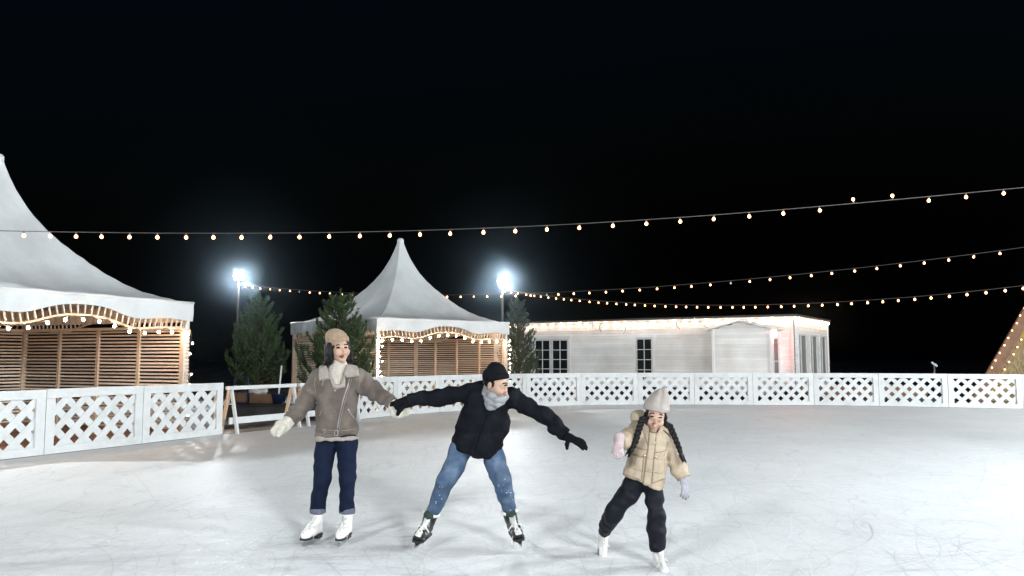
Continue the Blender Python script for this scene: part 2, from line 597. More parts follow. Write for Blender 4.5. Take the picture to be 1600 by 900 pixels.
# shavings kicked up round the skates; first two clusters imitate a lamp glint
r_ = np.random.default_rng(9)
V, Fc = [], []
for (px, Y, sp, cnt) in ((360, 7.6, .30, 160), (372, 6.4, .25, 120), (812, 6.55, .14, 70), (765, 6.7, .3, 50), (655, 6.6, .12, 60), (1032, 6.0, .12, 30), (900, 6.2, 2.5, 260), (500, 8, 3, 200)):
    c = G(px, Y)
    for i in range(cnt):
        x, y = c.x + r_.normal(0, sp), c.y + r_.normal(0, sp * 1.6)
        s = .0025 + .0065 * r_.random() ** 3
        a0 = r_.random() * 6.28
        q = len(V)
        for k in range(3):
            V.append((x + s * math.cos(a0 + k * 2.1), y + s * math.sin(a0 + k * 2.1), .0005))
        V.append((x, y, s * .8 + .002))
        Fc += [(q, q + 1, q + 3), (q + 1, q + 2, q + 3), (q + 2, q, q + 3)]
tag(mesh('shavings_and_glints', V, Fc, 'scratch_snow'), kind='stuff')


# ------------------------------------------------------------------ lattice fences
FH = 1.045


def fence_panel(A, B, parent, right_gap=.006, seed=0):
    A, B = Vector(A), Vector(B)
    u = (B - A).normalized()
    nrm = Vector((u.y, -u.x, 0))
    if nrm.dot(-(A + B) / 2 + Vector((0, 6, 0))) < 0:
        nrm = -nrm
    Ln = (B - A).length - right_gap
    rr = random.Random(seed)
    O = A + u * right_gap * .5
    st, tr, brl = .15, .145, .125
    pt = lambda s, z, d=0.0: O + u * s + Z * z + nrm * d
    fr = MB()
    jt = rr.uniform(-.004, .004)
    fr.box(pt(Ln / 2, FH - tr / 2 + jt, 0), u, nrm, Z, (Ln, .036, tr))
    fr.box(pt(Ln / 2, brl / 2 + .012, 0), u, nrm, Z, (Ln, .036, brl))
    hh = FH - tr - brl - .012
    for s in (st / 2, Ln - st / 2):
        fr.box(pt(s, brl + .012 + hh / 2, -.001), u, nrm, Z, (st, .034, hh))
    panel = fr.build('lattice_panel', 'white_paint', parent)
    x0, x1, z0, z1 = st, Ln - st, brl + .012, FH - tr
    cz = (z0 + z1) / 2
    pitch, w = .335, .118
    e = .05
    for layer, sg in ((0, 1), (1, -1)):
        k0 = -12
        for k in range(-12, 16):
            c = k * pitch + (0.08 if layer else 0.0)
            # line: s = c + sg*(z-cz)
            zs = []
            lo, hi = z0 - e, z1 + e
            sa, sb = c + sg * (lo - cz), c + sg * (hi - cz)
            ta, tb = 0.0, 1.0
            ds = sb - sa
            for lim, sign in ((x0 - e, 1), (x1 + e, -1)):
                f0 = (sa - lim) * sign
                f1 = (sb - lim) * sign
                if f0 < 0 and f1 < 0:
                    ta, tb = 1, 0
                elif f0 < 0:
                    ta = max(ta, f0 / (f0 - f1))
                elif f1 < 0:
                    tb = min(tb, f0 / (f0 - f1))
            if tb - ta < .1:
                continue
            a_ = pt(sa + ds * ta, lo + (hi - lo) * ta, -.027 - .013 * layer)
            b2 = pt(sa + ds * tb, lo + (hi - lo) * tb, -.027 - .013 * layer)
            bar('lattice_slat', a_, b2, w * rr.uniform(.97, 1.03), .012, nrm, 'white_paint', panel)
    bar('backing_batten', pt(x1 + .015, .03, -.055), pt(x1 + .015, FH - .03, -.055), .05, .03, nrm, 'wood_pale', panel)
    bar('backing_batten', pt(x0 - .03, .03, -.055), pt(x0 - .03, FH - .03, -.055), .05, .03, nrm, 'wood_pale', panel)
    return panel


fl = root('lattice_fence', JL[0], 'white lattice fence running along the left in front of the large tent', 'fence')
for i in range(len(JL) - 1):
    fence_panel(JL[i], JL[i + 1], fl, .012, i)
fr_ = root('lattice_fence', JR[0], 'long curved white lattice fence closing the far side of the rink', 'fence')
for i in range(len(JR) - 1):
    fence_panel(JR[i], JR[i + 1], fr_, .012, 20 + i)


# trestle barriers closing the gap between the fences
def trestle(A, B, label):
    A, B = Vector(A), Vector(B)
    u = (B - A).normalized()
    nrm = Vector((u.y, -u.x, 0))
    if nrm.x < 0: nrm = -nrm
    t = root('trestle_barrier', A, label, 'barrier', 'white trestle barriers in the fence gap')
    bar('top_rail', A + Z * .93, B + Z * .93, .075, .07, nrm, 'white_paint', t)
    bar('lower_rail', A + Z * .27 + nrm * .10, B + Z * .27 + nrm * .10, .13, .035, nrm, 'white_paint', t)
    for s in (.10, (B - A).length - .10):
        c = A + u * s
        bar('leg', c + Z * .885 + nrm * .03, c + Z * .0 + nrm * .24, .07, .04, u, 'white_paint', t)
        bar('leg', c + Z * .885 - nrm * .03, c + Z * .0 - nrm * .24, .07, .04, u, 'wood_pale', t)
    return t


gA, gB = JL[-1] + Vector((.04, .1, 0)), JR[0] - Vector((.02, .05, 0))
gM = gA.lerp(gB, .5)
trestle(gA, gM - (gB - gA) * .012, 'white trestle barrier touching the end of the left fence')
trestle(gM + (gB - gA) * .012, gB, 'white trestle barrier behind the woman in taupe')

# ------------------------------------------------------------------ pagoda tents
EAVE, PEAK = 2.66, 5.42
PROF = [(0, 1.0), (.012, .985), (.035, .94), (.06, .86), (.095, .765), (.15, .65), (.213, .548), (.28, .46), (.355, .377), (.43, .305), (.497, .24),
        (.59, .165), (.686, .105), (.78, .062), (.876, .03), (.95, .012), (1.0, 0.0)]


def wave(s):
    """bottom of the valance below the eave, s metres from the middle of a side"""
    a = abs(s)
    bump = .5 + .5 * math.cos(math.pi * min(a / 1.15, 1))
    return .36 + .02 * math.cos(s * 5) - .20 * bump


def tent(Cr, u, v, S, label, walls, seed):
    """Cr front right corner, u along the front to the right, v away from the rink"""
    rr = random.Random(seed)
    u, v = Vector(u).normalized(), Vector(v).normalized()
    ctr = Cr - u * S / 2 + v * S / 2
    t = root('pagoda_tent', (ctr.x, ctr.y, 0), label, 'tent')
    sides = {'front': (-v, u), 'right': (u, v), 'back': (v, -u), 'left': (-u, -v)}
    # roof: four sagging faces meeting in raised hips
    V, Fc = [], []
    NT = 14
    lev = []
    for (r0, q0), (r1, q1) in zip(PROF[:-1], PROF[1:]):
        lev += [(r0, q0), ((r0 + r1) / 2, (q0 + q1) / 2 - .006 * (1 if r0 > .1 else 0))]
    lev.append(PROF[-1])
    ph = rr.random() * 6
    for nm in sides:
        nn, al = sides[nm]
        b0 = len(V)
        for (r, q) in lev:
            rh = max(r, .03) * (S / 2 + .03)
            for k in range(NT + 1):
                a = -1 + 2 * k / NT
                mid = 1 - a * a
                inn = .16 * mid * (r * (1 - r)) * 2.0
                zz = EAVE + (PEAK - EAVE) * q - .10 * mid * r * (1 - r) * 2
                wr = .016 * math.sin(9 * a + 14 * r + ph) * mid * r + .016 * math.sin(16 * a * (1.3 - r) + ph) * r * r * (1 - mid * .6) + .014 * math.sin(25 * a * r + ph * 2 + 3 * r) * r * mid
                p = ctr + nn * (rh - inn * rh) + al * (a * rh) + Z * (zz + wr)
                V.append(tuple(p))
        nl = len(lev)
        for i in range(nl - 1):
            for k in range(NT):
                Fc.append((b0 + i * (NT + 1) + k, b0 + (i + 1) * (NT + 1) + k, b0 + (i + 1) * (NT + 1) + k + 1, b0 + i * (NT + 1) + k + 1))
    mesh('roof', V, Fc, 'fabric', t, True)
    cp = MB()
    cp.tube([ctr + Z * (PEAK - .13), ctr + Z * (PEAK - .03), ctr + Z * (PEAK + .03), ctr + Z * (PEAK + .05)], [.105, .10, .085, .03], 12)
    cp.build('peak_cap', 'fabric', t, True)
    # valance with a wavy lower edge, on every side
    hs = S / 2 + .035
    for nm in sides:
        nn, al = sides[nm]
        V, Fc = [], []
        NC, NR = 90, 6
        for i in range(NC + 1):
            s = -hs + 2 * hs * i / NC
            for j in range(NR + 1):
                f = j / NR
                d = wave(s) * f
                out = .012 * math.sin(s * 7 + ph + 4 * f) * f + .008 * math.sin(s * 17 + ph * 3 + 2 * f) * math.sin(f * 3.1) + (.018 * (1 - f) if j == 0 else 0)
                V.append(tuple(ctr + nn * (hs + .01 + out) + al * s + Z * (EAVE + .012 - d)))
        for i in range(NC):
            for j in range(NR):
                q = i * (NR + 1) + j
                Fc.append((q, q + 1, q + NR + 2, q + NR + 1))
        mesh('valance', V, Fc, 'fabric', t, True)
        # hem roll at the eave
        tube('eave_roll', [ctr + nn * (hs + .012) + al * (-hs + 2 * hs * k / 12) + Z * (EAVE + .008 + .008 * math.sin(k * 2.1)) for k in range(13)], .028, 'fabric', t, 6)
    # corner posts
    for a in (-1, 1):
        for b in (-1, 1):
            p = ctr + u * a * (S / 2 - .05) + v * b * (S / 2 - .05)
            box('corner_post', p + Z * 1.33, u, v, Z, (.09, .09, 2.62), 'wood_pale' if b > 0 else 'white_paint', t)
    # frieze: wavy lower rail with slanting sticks
    for nm in ('front', 'right', 'back', 'left'):
        nn, al = sides[nm]
        off = S / 2 - (.0 if nm == 'front' else .02)
        NC = 48
        pts = [ctr + nn * off + al * (-S / 2 + S * i / NC) + Z * (EAVE - wave(-S / 2 + S * i / NC) - .17) for i in range(NC + 1)]
        rl = MB()
        for a, b in zip(pts[:-1], pts[1:]):
            rl.bar(a, b + (b - a) * .02, .035, .035, nn)
        rl.build('frieze_rail', 'wood_pale', t)
        ns = 38
        for i in range(ns):
            s = -S / 2 + .12 + (S - .24) * i / (ns - 1)
            sg = 1 if s > 0 else -1
            lean = .05 * sg * min(1, abs(s) / .25)
            zt = EAVE - wave(s + lean) + .05
            zb = EAVE - wave(s) - .17
            bar('frieze_stick', ctr + nn * off + al * (s + lean) + Z * zt, ctr + nn * off + al * s + Z * zb, .024, .022, nn, 'wood', t)
    # slatted walls
    for nm in walls:
        nn, al = sides[nm]
        off = S / 2 - .07
        top = 2.13
        nr = 28
        for half in (-1, 1):
            for i in range(nr):
                z = .12 + (top - .16) * i / (nr - 1)
                s0 = (-S / 2 + .10 - (.17 if nm == 'right' else 0)) if half < 0 else .012
                s1 = -.012 if half < 0 else (S / 2 - .10)
                dz = rr.uniform(-.006, .006)
                bar('wall_slat', ctr + nn * off + al * s0 + Z * (z + dz), ctr + nn * off + al * s1 + Z * (z - dz * .4), .037, .022, nn, 'wood', t)
        for k in range(5):
            s = -S / 2 + .09 + (S - .18) * k / 4
            box('wall_stud', ctr + nn * (off - .036) + al * s + Z * (top / 2 + .03), al, nn, Z, (.075, .045, top - .02), 'wood_pale', t)
        bar('wall_rail', ctr + nn * (off - .01) + al * (-S / 2 + .1) + Z * (top + .03), ctr + nn * (off - .01) + al * (S / 2 - .1) + Z * (top + .03), .06, .05, nn, 'wood', t)
        bar('base_board', ctr + nn * off + al * (-S / 2 + .1) + Z * .05, ctr + nn * off + al * (S / 2 - .1) + Z * .05, .10, .03, nn, 'deck_wood', t)
        nb = 44
        for i in range(nb):
            s = -S / 2 + .12 + (S - .24) * (i + .5) / nb
            z0 = 2.27 + rr.uniform(-.005, .005)
            bar('frieze_board', ctr + nn * (off - .045) + al * s + Z * z0, ctr + nn * (off - .045) + al * (s + .03) + Z * 2.60, .092, .012, nn, 'wood', t)
    # boarded floor
    nfl = 26
    for i in range(nfl):
        s = -S / 2 + S * (i + .5) / nfl
        bar('floor_board', ctr + v * s - u * (S / 2 - .02) + Z * .02, ctr + v * s + u * (S / 2 - .02) + Z * .02, S / nfl - .008, .03, Z, 'deck_wood', t)
    return t, ctr, u, v, S


def bulb_mesh(key, m, r):
    if key in SHARED: return SHARED[key]
    V, Fc = [], []
    prof = [(0, -1.0), (.45, -.88), (.82, -.5), (.98, 0), (.85, .5), (.55, .95), (.32, 1.3)]
    n = 8
    for (a, z) in prof:
        for k in range(n):
            V.append((r * a * math.cos(k * 6.2832 / n), r * a * math.sin(k * 6.2832 / n), r * z))
    for i in range(len(prof) - 1):
        for k in range(n):
            Fc.append((i * n + k, i * n + (k + 1) % n, (i + 1) * n + (k + 1) % n, (i + 1) * n + k))
    Fc.append(tuple((len(prof) - 1) * n + k for k in range(n)))
    me = bpy.data.meshes.new('bulb_' + key)
    me.from_pydata(V, [], Fc)
    me.polygons.foreach_set('use_smooth', np.ones(len(Fc), dtype=bool))
    me.materials.append(M[m])
    SHARED[key] = me
    return me


def socket_mesh(r, h):
    key = 'socket%.3f' % r
    if key in SHARED: return SHARED[key]
    V, Fc = tube_geo([(0, 0, 0), (0, 0, h)], r, 6)
    me = bpy.data.meshes.new('bulb_socket')
    me.from_pydata(V.tolist(), [], Fc)
    me.materials.append(M['socket'])
    SHARED[key] = me
    return me


def light_string(label, cable, bulbs, r=.036, cr=.010, group=None, off=(), up=(), sock=True, m='bulb', tilt=.15, drop=1.0):
    """cable: list of points; bulbs: points on the cable they hang from"""
    t = root('light_string', cable[0], label, 'string lights', group)
    tube('cable', cable, cr, 'cable', t, 5)
    me = bulb_mesh('b%.3f%s' % (r, m), m, r)
    rr = random.Random(len(label))
    for i, p in enumerate(bulbs):
        p = Vector(p)
        dn = Z if i in up else -Z
        dn = (dn + Vector((rr.uniform(-tilt, tilt), rr.uniform(-tilt, tilt), 0))).normalized()
        q = (-dn).to_track_quat('Z', 'Y').to_matrix().to_4x4()
        sh = r * 1.7
        mw = Matrix.Translation(p + dn * (cr * .5 + sh * .8 + r * 1.15) * drop) @ q
        b = piece('bulb', bulb_mesh('off%.3f' % r, 'bulb_off', r) if i in off else me, mw, t)
        if sock:
            piece('socket', socket_mesh(r * .42, sh), Matrix.Translation(p + dn * (sh * .95 + cr * .5)) @ q, b)
    return t


# left, large in the picture
Cr = G(295, 16.35)
uL = Vector((.40, .917, 0)).normalized()
vL = Vector((-uL.y, uL.x, 0))
tl, cL, uL, vL, SL = tent(Cr, uL, vL, 5.0, 'large white pagoda tent with slatted timber walls cut by the left picture edge', ('right', 'back', 'left'), 1)
Cc, Rr = G(588, 22.5), G(793, 25.9)
uM = (Rr - Cc).normalized()
vM = Vector((-uM.y, uM.x, 0))
tm, cM, uM, vM, SM = tent(Rr, uM, vM, 5.0, 'white pagoda tent behind the woman and the man with pointed roof in full view', ('right', 'back', 'left'), 2)


def tent_lights(c, u, v, S, lab, n, r):
    pts = []
    for i in range(61):
        s = -S / 2 + S * i / 60
        pts.append(c - v * (S / 2 + .05) + u * s + Z * (EAVE - wave(s) - .17 - .02 - .03 * abs(math.sin(i * math.pi * n / 60))))
    bl = []
    for i in range(n):
        s = -S / 2 + S * (i + .5) / n
        bl.append(c - v * (S / 2 + .05) + u * s + Z * (EAVE - wave(s) - .17 - .03))
    return light_string(lab, pts, bl, r, .008, 'bulb strings on the tents', m='bulb_tent')


tent_lights(cL, uL, vL, SL, 'warm bulb string under the arched front of the large left tent', 15, .024)
tent_lights(cM, uM, vM, SM, 'warm bulb string under the arched front of the tent behind the couple', 15, .024)


def post_lights(base, nn, lab, z0, z1, n, r=.016):
    pts, bl = [], []
    k = n * 4
    for i in range(k + 1):
        a = i / k * n * 1.6
        z = z0 + (z1 - z0) * i / k
        p = base + Vector((math.cos(a), math.sin(a), 0)) * .085 + Z * z
        pts.append(p)
    for i in range(n):
        j = i * 4 + 2
        a = (i * 2.4) % 6.28
        bl.append(base + (nn * .10 + nn.cross(Z) * (.07 * math.sin(i * 2.1))) + Z * (z0 + (z1 - z0) * (i + .5) / n))
    return light_string(lab, pts, bl, r, .007, 'bulb strings wound round tent posts', m='bulb_tent')


post_lights(cL + uL * (SL / 2 + .05) - vL * (SL / 2 - .12), uL, 'bulb string wound down the right corner post of the large left tent', .3, 2.2, 9)
post_lights(cM - uM * (SM / 2 - .02) - vM * (SM / 2 + .06), -vM, 'bulb string wound down the left post of the tent behind the couple', .3, 2.25, 14)
post_lights(cM + uM * (SM / 2 + .05) - vM * (SM / 2 - .10), uM - vM * .5, 'bulb string wound down the right post of the tent behind the couple', .3, 2.2, 13)

# ------------------------------------------------------------------ the white boarded house
K = Vector((9.86, 28.0, 0))
hA = Vector((-.838, .546, 0)).normalized()     # along the front, to the left
hB = Vector((.546, .838, 0)).normalized()      # along the end wall, away
hN = -hB                                       # front faces the rink
LA, LB, H0, H1 = 12.6, 5.4, .42, 2.98
house = root('boarded_house', K, 'long low white boarded house with glazed doors and bulbs along its roof edge', 'house')
hp = lambda a, z, out=0.0: K + hA * a + Z * z + hN * out
sk = MB()
sk.box(hp(LA / 2, (H0 - .02) / 2, -LB / 2), hA, hB, Z, (LA - .3, LB - .3, H0 - .02))
sk.build('plinth', 'dark', house)
core = MB()
core.box(hp(LA / 2, (H0 + H1) / 2, -LB / 2), hA, hB, Z, (LA - .10, LB - .10, H1 - H0))
core.build('wall_core', 'dark', house)
rf = MB()
rf.box(hp(LA / 2, H1 + .05, -LB / 2), hA, hB, Z, (LA + .36, LB + .3, .07))
rf.build('roof', 'roofing', house)
fa = MB()
fa.box(hp(LA / 2, H1 - .06, .085), hA, hB, Z, (LA + .2, .03, .15))
fa.box(K - hA * .085 + hB * (LB / 2) + Z * (H1 - .06), hA, hB, Z, (.03, LB + .14, .15))
fa.build('fascia', 'siding', house)


def clapboards(O, al, nn, segs, z0, z1, ph, parent, m='siding', name='siding_plank', clip=None, seed=0):
    """overlapping boards on the wall through O along al; segs(z) -> list of (s0,s1)"""
    nrow = int(round((z1 - z0) / ph))
    tilt = .016
    rr = random.Random(seed)
    for i in range(nrow):
        zc = z0 + ph * (i + .5)
        for (s0, s1) in segs(zc):
            if s1 - s0 < .03: continue
            a = O + al * s0 + Z * zc + nn * .018
            b = O + al * s1 + Z * zc + nn * .018
            nz = (nn + Z * (tilt / ph) * 1.0).normalized()
            bar(name, a, b, ph * .975, .016 + rr.uniform(-.001, .001), nz, m, parent)


DD = (8.93, 10.62)    # double door along the front
SD = (5.22, 5.98)     # single door
PC0, PC1 = .42, 2.42  # porch


def front_segs(z):
    s = [(0.0, LA)]
    holes = [(PC0, PC1)] if z < 2.50 else []
    if z < 2.33: holes += [DD, SD]
    out = []
    x = 0.0
    for h in sorted(holes):
        out.append((x, h[0]))
        x = h[1]
    out.append((x, LA))
    return out


clapboards(hp(0, 0, .05), hA, hN, front_segs, H0, H1, .116, house, seed=5)
for s in (0.0, LA):
    box('corner_board', hp(s, (H0 + H1) / 2, .075), hA, hB, Z, (.10, .05, H1 - H0), 'siding', house)


def glazed_door(O, al, nn, w, z0, z1, cols, rows, parent, handle, m='white_paint', pane='glass'):
    d = MB()
    fw = .075
    for s in (fw / 2, w - fw / 2):
        d.box(O + al * s + Z * (z0 + z1) / 2, al, nn, Z, (fw, .05, z1 - z0))
    for z in (z0 + .12, z1 - fw / 2):
        d.box(O + al * (w / 2) + Z * z, al, nn, Z, (w - 2 * fw - .001, .048, .24 if z < z0 + .2 else fw))
    door = d.build('door', m, parent)
    zz0, zz1 = z0 + .24, z1 - fw
    for k in range(1, cols):
        s = fw + (w - 2 * fw) * k / cols
        box('muntin', O + al * s + Z * (zz0 + zz1) / 2 + nn * .004, al, nn, Z, (.03, .036, zz1 - zz0), m, door)
    for k in range(1, rows):
        z = zz0 + (zz1 - zz0) * k / rows
        box('muntin', O + al * (w / 2) + Z * z + nn * .002, al, nn, Z, (w - 2 * fw, .034, .03), m, door)
    box('pane', O + al * (w / 2) + Z * (zz0 + zz1) / 2 - nn * .01, al, nn, Z, (w - 2 * fw + .01, .008, zz1 - zz0 + .01), pane, door)
    if handle is not None:
        hx = fw / 2 if handle < 0 else w - fw / 2
        q = O + al * hx + nn * .03
        tube('handle', [q + Z * .9, q + Z * .9 + nn * .05, q + Z * .98 + nn * .06, q + Z * 1.1 + nn * .06, q + Z * 1.18 + nn * .05, q + Z * 1.18], .012, 'white_paint', door, 6)
    return door


def casing(s0, s1, zt):
    cs = MB()
    w = .10
    cs.box(hp(s0 - w / 2 + .02, (H0 + zt) / 2, .085), hA, hB, Z, (w, .045, zt - H0))
    cs.box(hp(s1 + w / 2 - .02, (H0 + zt) / 2, .085), hA, hB, Z, (w, .045, zt - H0))
    cs.box(hp((s0 + s1) / 2, zt + w / 2, .088), hA, hB, Z, (s1 - s0 + 2 * w + .05, .05, w))
    cs.build('door_casing', 'siding', house)


casing(*DD, 2.33)
casing(*SD, 2.33)
wd = (DD[1] - DD[0]) / 2 - .01
glazed_door(hp(DD[0] + .005, 0, .06), hA, hN, wd, H0 + .02, 2.32, 2, 4, house, 1)
glazed_door(hp(DD[0] + wd + .015, 0, .06), hA, hN, wd, H0 + .02, 2.32, 2, 4, house, None)
glazed_door(hp(SD[0] + .01, 0, .06), hA, hN, SD[1] - SD[0] - .02, H0 + .02, 2.32, 2, 4, house, 1)

# end wall with three tall windows
WIN = [(.44, 1.72), (2.22, 3.42), (3.86, 4.96)]


def end_segs(z):
    if z > 2.40 or z < .5: return [(0, LB)]
    out, x = [], 0.0
    for a, b in WIN:
        out.append((x, a)); x = b
    out.append((x, LB))
    return out


clapboards(K - hA * .05, hB, -hA, end_segs, H0, H1, .116, house, m='siding', seed=6)
for (a, b) in WIN:
    O = K - hA * .06
    w = MB()
    for s in (a + .03, b - .03):
        w.box(O + hB * s + Z * 1.45, hB, hA, Z, (.08, .07, 1.9))
    for z in (.53, 2.38):
        w.box(O + hB * (a + b) / 2 + Z * z, hB, hA, Z, (b - a - .141, .068, .08))
    wn_ = w.build('window', 'white_paint', house)
    box('pane', O + hB * (a + b) / 2 + Z * 1.45 + hA * .012, hB, hA, Z, (b - a - .12, .008, 1.8), 'curtain', wn_)
    if b - a > 1.0:
        box('mullion', O + hB * (a + .42) + Z * 1.45, hB, hA, Z, (.05, .05, 1.8), 'white_paint', wn_)
box('corner_board', K - hA * .075 + hB * (LB - .04) + Z * (H0 + H1) / 2, hA, hB, Z, (.05, .10, H1 - H0), 'siding', house)

# gabled porch standing out from the front
PD = 1.3
pw = PC1 - PC0
ZE, ZA = 2.56, 2.80
pc = MB()
pv = [hp(PC0 + .05, .3, 0.05), hp(PC1 - .05, .3, .05), hp(PC1 - .05, .3, PD - .03), hp(PC0 + .05, .3, PD - .03),
      hp(PC0 + .05, ZE - .03, .05), hp(PC1 - .05, ZE - .03, .05), hp(PC1 - .05, ZE - .03, PD - .03), hp(PC0 + .05, ZE - .03, PD - .03),
      hp((PC0 + PC1) / 2, ZA - .03, .05), hp((PC0 + PC1) / 2, ZA - .03, PD - .03)]
pc.add([tuple(p) for p in pv], [(0, 1, 2, 3), (3, 2, 6, 9, 7), (0, 4, 8, 5, 1), (0, 3, 7, 4), (1, 5, 6, 2), (4, 7, 9, 8), (5, 8, 9, 6)])
porch = pc.build('porch', 'siding', house)


def porch_segs(z):
    if z < ZE: return [(PC0, PC1)]
    f = (z - ZE) / (ZA - ZE)
    return [(PC0 + f * pw / 2, PC1 - f * pw / 2)] if f < 1 else []


clapboards(hp(0, 0, PD), hA, hN, porch_segs, .32, ZA, .112, porch, seed=8)
PDR = (.38, 1.16)
clapboards(hp(PC0, 0, 0), hN, -hA, lambda z: [(0.05, PDR[0]), (PDR[1], PD)] if z < 2.28 else [(0.05, PD)], .32, ZE, .112, porch, seed=9)
for s in (PC0, PC1):
    box('corner_board', hp(s, 1.43, PD + .025), hA, hB, Z, (.085, .05, 2.22), 'siding', porch)
for sg in (-1, 1):
    mid = hp((PC0 + PC1) / 2, ZA + .02, PD / 2 + .10)
    ed = hp((PC0 + PC1) / 2 + sg * (pw / 2 + .20), ZE - .045, PD / 2 + .10)
    sl = (ed - mid).normalized()
    box('porch_roof', (mid + ed) / 2, sl, hB, sl.cross(hB), ((ed - mid).length, PD + .35, .04), 'siding', porch)
glazed_door(hp(PC0, 0, .40) - hA * .02, hN, -hA, .74, .42, 2.26, 1, 2, house, None)
rl = MB()
q = hp(PC0, 2.37, 1.22) - hA * .10
rl.box(q, hA, hB, Z, (.13, .16, .20))
rlo = root('red_lamp', q + hA * .07, 'glowing red box lamp on the side of the house porch', 'lamp')
rl.build('lamp_glass', 'red_lamp', rlo)
cpx = MB()
cpx.box(q + Z * .115, hA, hB, Z, (.17, .20, .03))
cpx.bar(q + hA * .1, q + hA * .05, .06, .06, Z)
cpx.build('lamp_cap', 'metal', rlo)
# bulbs along the roof edge
cb = [hp(LA - .2 - (LA - .2) * i / 120, H1 - .05 + .022 * math.sin(i * 1.7) - .03 * abs(math.sin(i * .55)), .15) for i in range(121)]
light_string('warm bulb string along the front roof edge of the white house', cb, [cb[j] for j in range(2, 121, 4)], .016, .008, 'bulb strings on the white house', tilt=.5, m='bulb_tent')
cb = [K - hA * .15 + hB * (LB * i / 60) + Z * (H1 - .03 + .02 * math.sin(i * 1.3)) for i in range(61)]
light_string('dense warm bulb string along the end roof edge of the white house', cb, [cb[j] for j in range(0, 61, 3)], .016, .008, 'bulb strings on the white house', tilt=.5, m='bulb_tent')
# loose cable ends hanging on the front
for k, (a, dz, kink) in enumerate(((7.45, .34, .06), (6.35, .42, -.08), (4.2, .26, .10), (3.05, .34, .22))):
    pts = [hp(a + kink * math.sin(i * .8) * (i / 6), H1 - .10 - dz * i / 6, .16 + .01 * math.sin(i)) for i in range(7)]
    tube('loose_cable', pts, .010, 'cable', house, 5)
# low deck beside the house
dk0 = G(1236, 27.3)
dk1 = G(1446, 28.6)
du = (dk1 - dk0).normalized()
dn = Vector((du.y, -du.x, 0))
if dn.y > 0: dn = -dn
deck = root('timber_deck', dk0, 'low brown timber deck seen through the fence right of the house', 'deck')
Ld = (dk1 - dk0).length
for i in range(3):
    bar('fascia_board', dk0 + Z * (.46 + .0) - Z * .105 * i + Z * .0, dk1 + Z * (.46) - Z * .105 * i, .10, .03, dn, 'deck_wood', deck)
for i in range(12):
    c = -dn * (.14 + i * .145)
    bar('deck_board', dk0 + c + Z * .525, dk1 + c + Z * .525, .14, .03, Z, 'deck_wood', deck)
for i in range(6):
    box('deck_leg', dk0 + du * (Ld * (i + .1) / 5.3) - dn * .2 + Z * .13, du, dn, Z, (.09, .09, .27), 'deck_wood', deck)

# ------------------------------------------------------------------ thatched hut at the right edge
Yh = 28.4
hutA = G(1510, Yh)                       # foot of the sloping edge
apx = G(1657, Yh)
hz = P(1657, 396, Yh).z
hw = apx.x - hutA.x
hut = root('thatched_hut', apx, 'straw covered A shaped hut with lit sloping edge at the right picture edge', 'hut')
dep = 4.0
hd_ = Vector((.80, .60, 0)).normalized()
V = [hutA, hutA + X * 2 * hw, apx + Z * hz]
V2 = [p + hd_ * dep for p in V]
hb = MB()
hb.add([tuple(p) for p in V + V2], [(0, 1, 2), (5, 4, 3), (0, 2, 5, 3), (2, 1, 4, 5)])
hb.build('straw_body', 'straw', hut)
# straw stalks standing off the gable, joined
r_ = np.random.default_rng(5)
V, Fc = [], []
for i in range(5200):
    a, b = r_.random(), r_.random()
    if a + b > 1: a, b = 1 - a, 1 - b
    p = np.array(hutA) + a * np.array(X * 2 * hw) + b * np.array(apx + Z * hz - hutA)
    if p[0] > 20.5: continue
    ln = .10 + .22 * r_.random()
    d = np.array((r_.normal(0, .45), -.22 - .2 * r_.random(), -1.0))
    d /= np.linalg.norm(d)
    q = len(V)
    w = .008
    V += [tuple(p + (w, -.005, 0)), tuple(p + (-w, -.005, 0)), tuple(p + d * ln)]
    Fc.append((q, q + 1, q + 2))
tag(mesh('straw_stalks', V, Fc, 'straw_blade', hut), kind='stuff')
sl = (apx + Z * hz - hutA).normalized()
for (sd, foot) in ((1, hutA), (-1, hutA + X * 2 * hw)):
    top = apx + Z * hz
    s_ = (top - foot).normalized()
    inn = Vector((s_.z, 0, -s_.x)) * sd * (1 if sd > 0 else 1)
    bar('barge_board', foot + inn * .16 * sd * sd - Yv * .10, top + inn * .16 - Yv * .10, .40, .04, Yv, 'deck_wood', hut)
inn = Vector((sl.z, 0, -sl.x))
for nm, of, lab in (('o', -.03, 'outer bulb string on the sloping edge of the thatched hut'), ('i', .40, 'inner bulb string on the sloping edge of the thatched hut')):
    ln = (apx + Z * hz - hutA).length
    cb = [hutA + sl * (ln * i / 60) + inn * of - Yv * .15 for i in range(61)]
    light_string(lab, cb, [cb[j] for j in range(2 if nm == 'o' else 1, 61, 3)], .026, .008, 'bulb strings on the thatched hut', tilt=.6)
cl = MB()
p0 = hutA + sl * (ln * .50) + inn * .50 - Yv * .03
cl.box(p0 + X * .35 + Z * .05, X, Yv, Z, (1.1, .05, .30))
cl.build('yellow_band', 'yellow', hut)
cl = MB()
cl.box(p0 + X * .62 + Z * .48, X, Yv, Z, (1.1, .05, .5))
cl.build('maroon_band', 'maroon', hut)

# small pole lamp beyond the fence
q = G(1459, 30.0)
pl = root('pole_lamp', q, 'thin grey pole with a slanted bar on top beyond the far fence', 'pole lamp')
zt = P(1459, 571, 30).z
tube('pole', [q, q + Z * zt], .03, 'metal', pl, 6)
bar('slanted_bar', q + Z * (zt + .12) - X * .10, q + Z * (zt - .03) + X * .11, .07, .05, Yv, 'metal', pl)

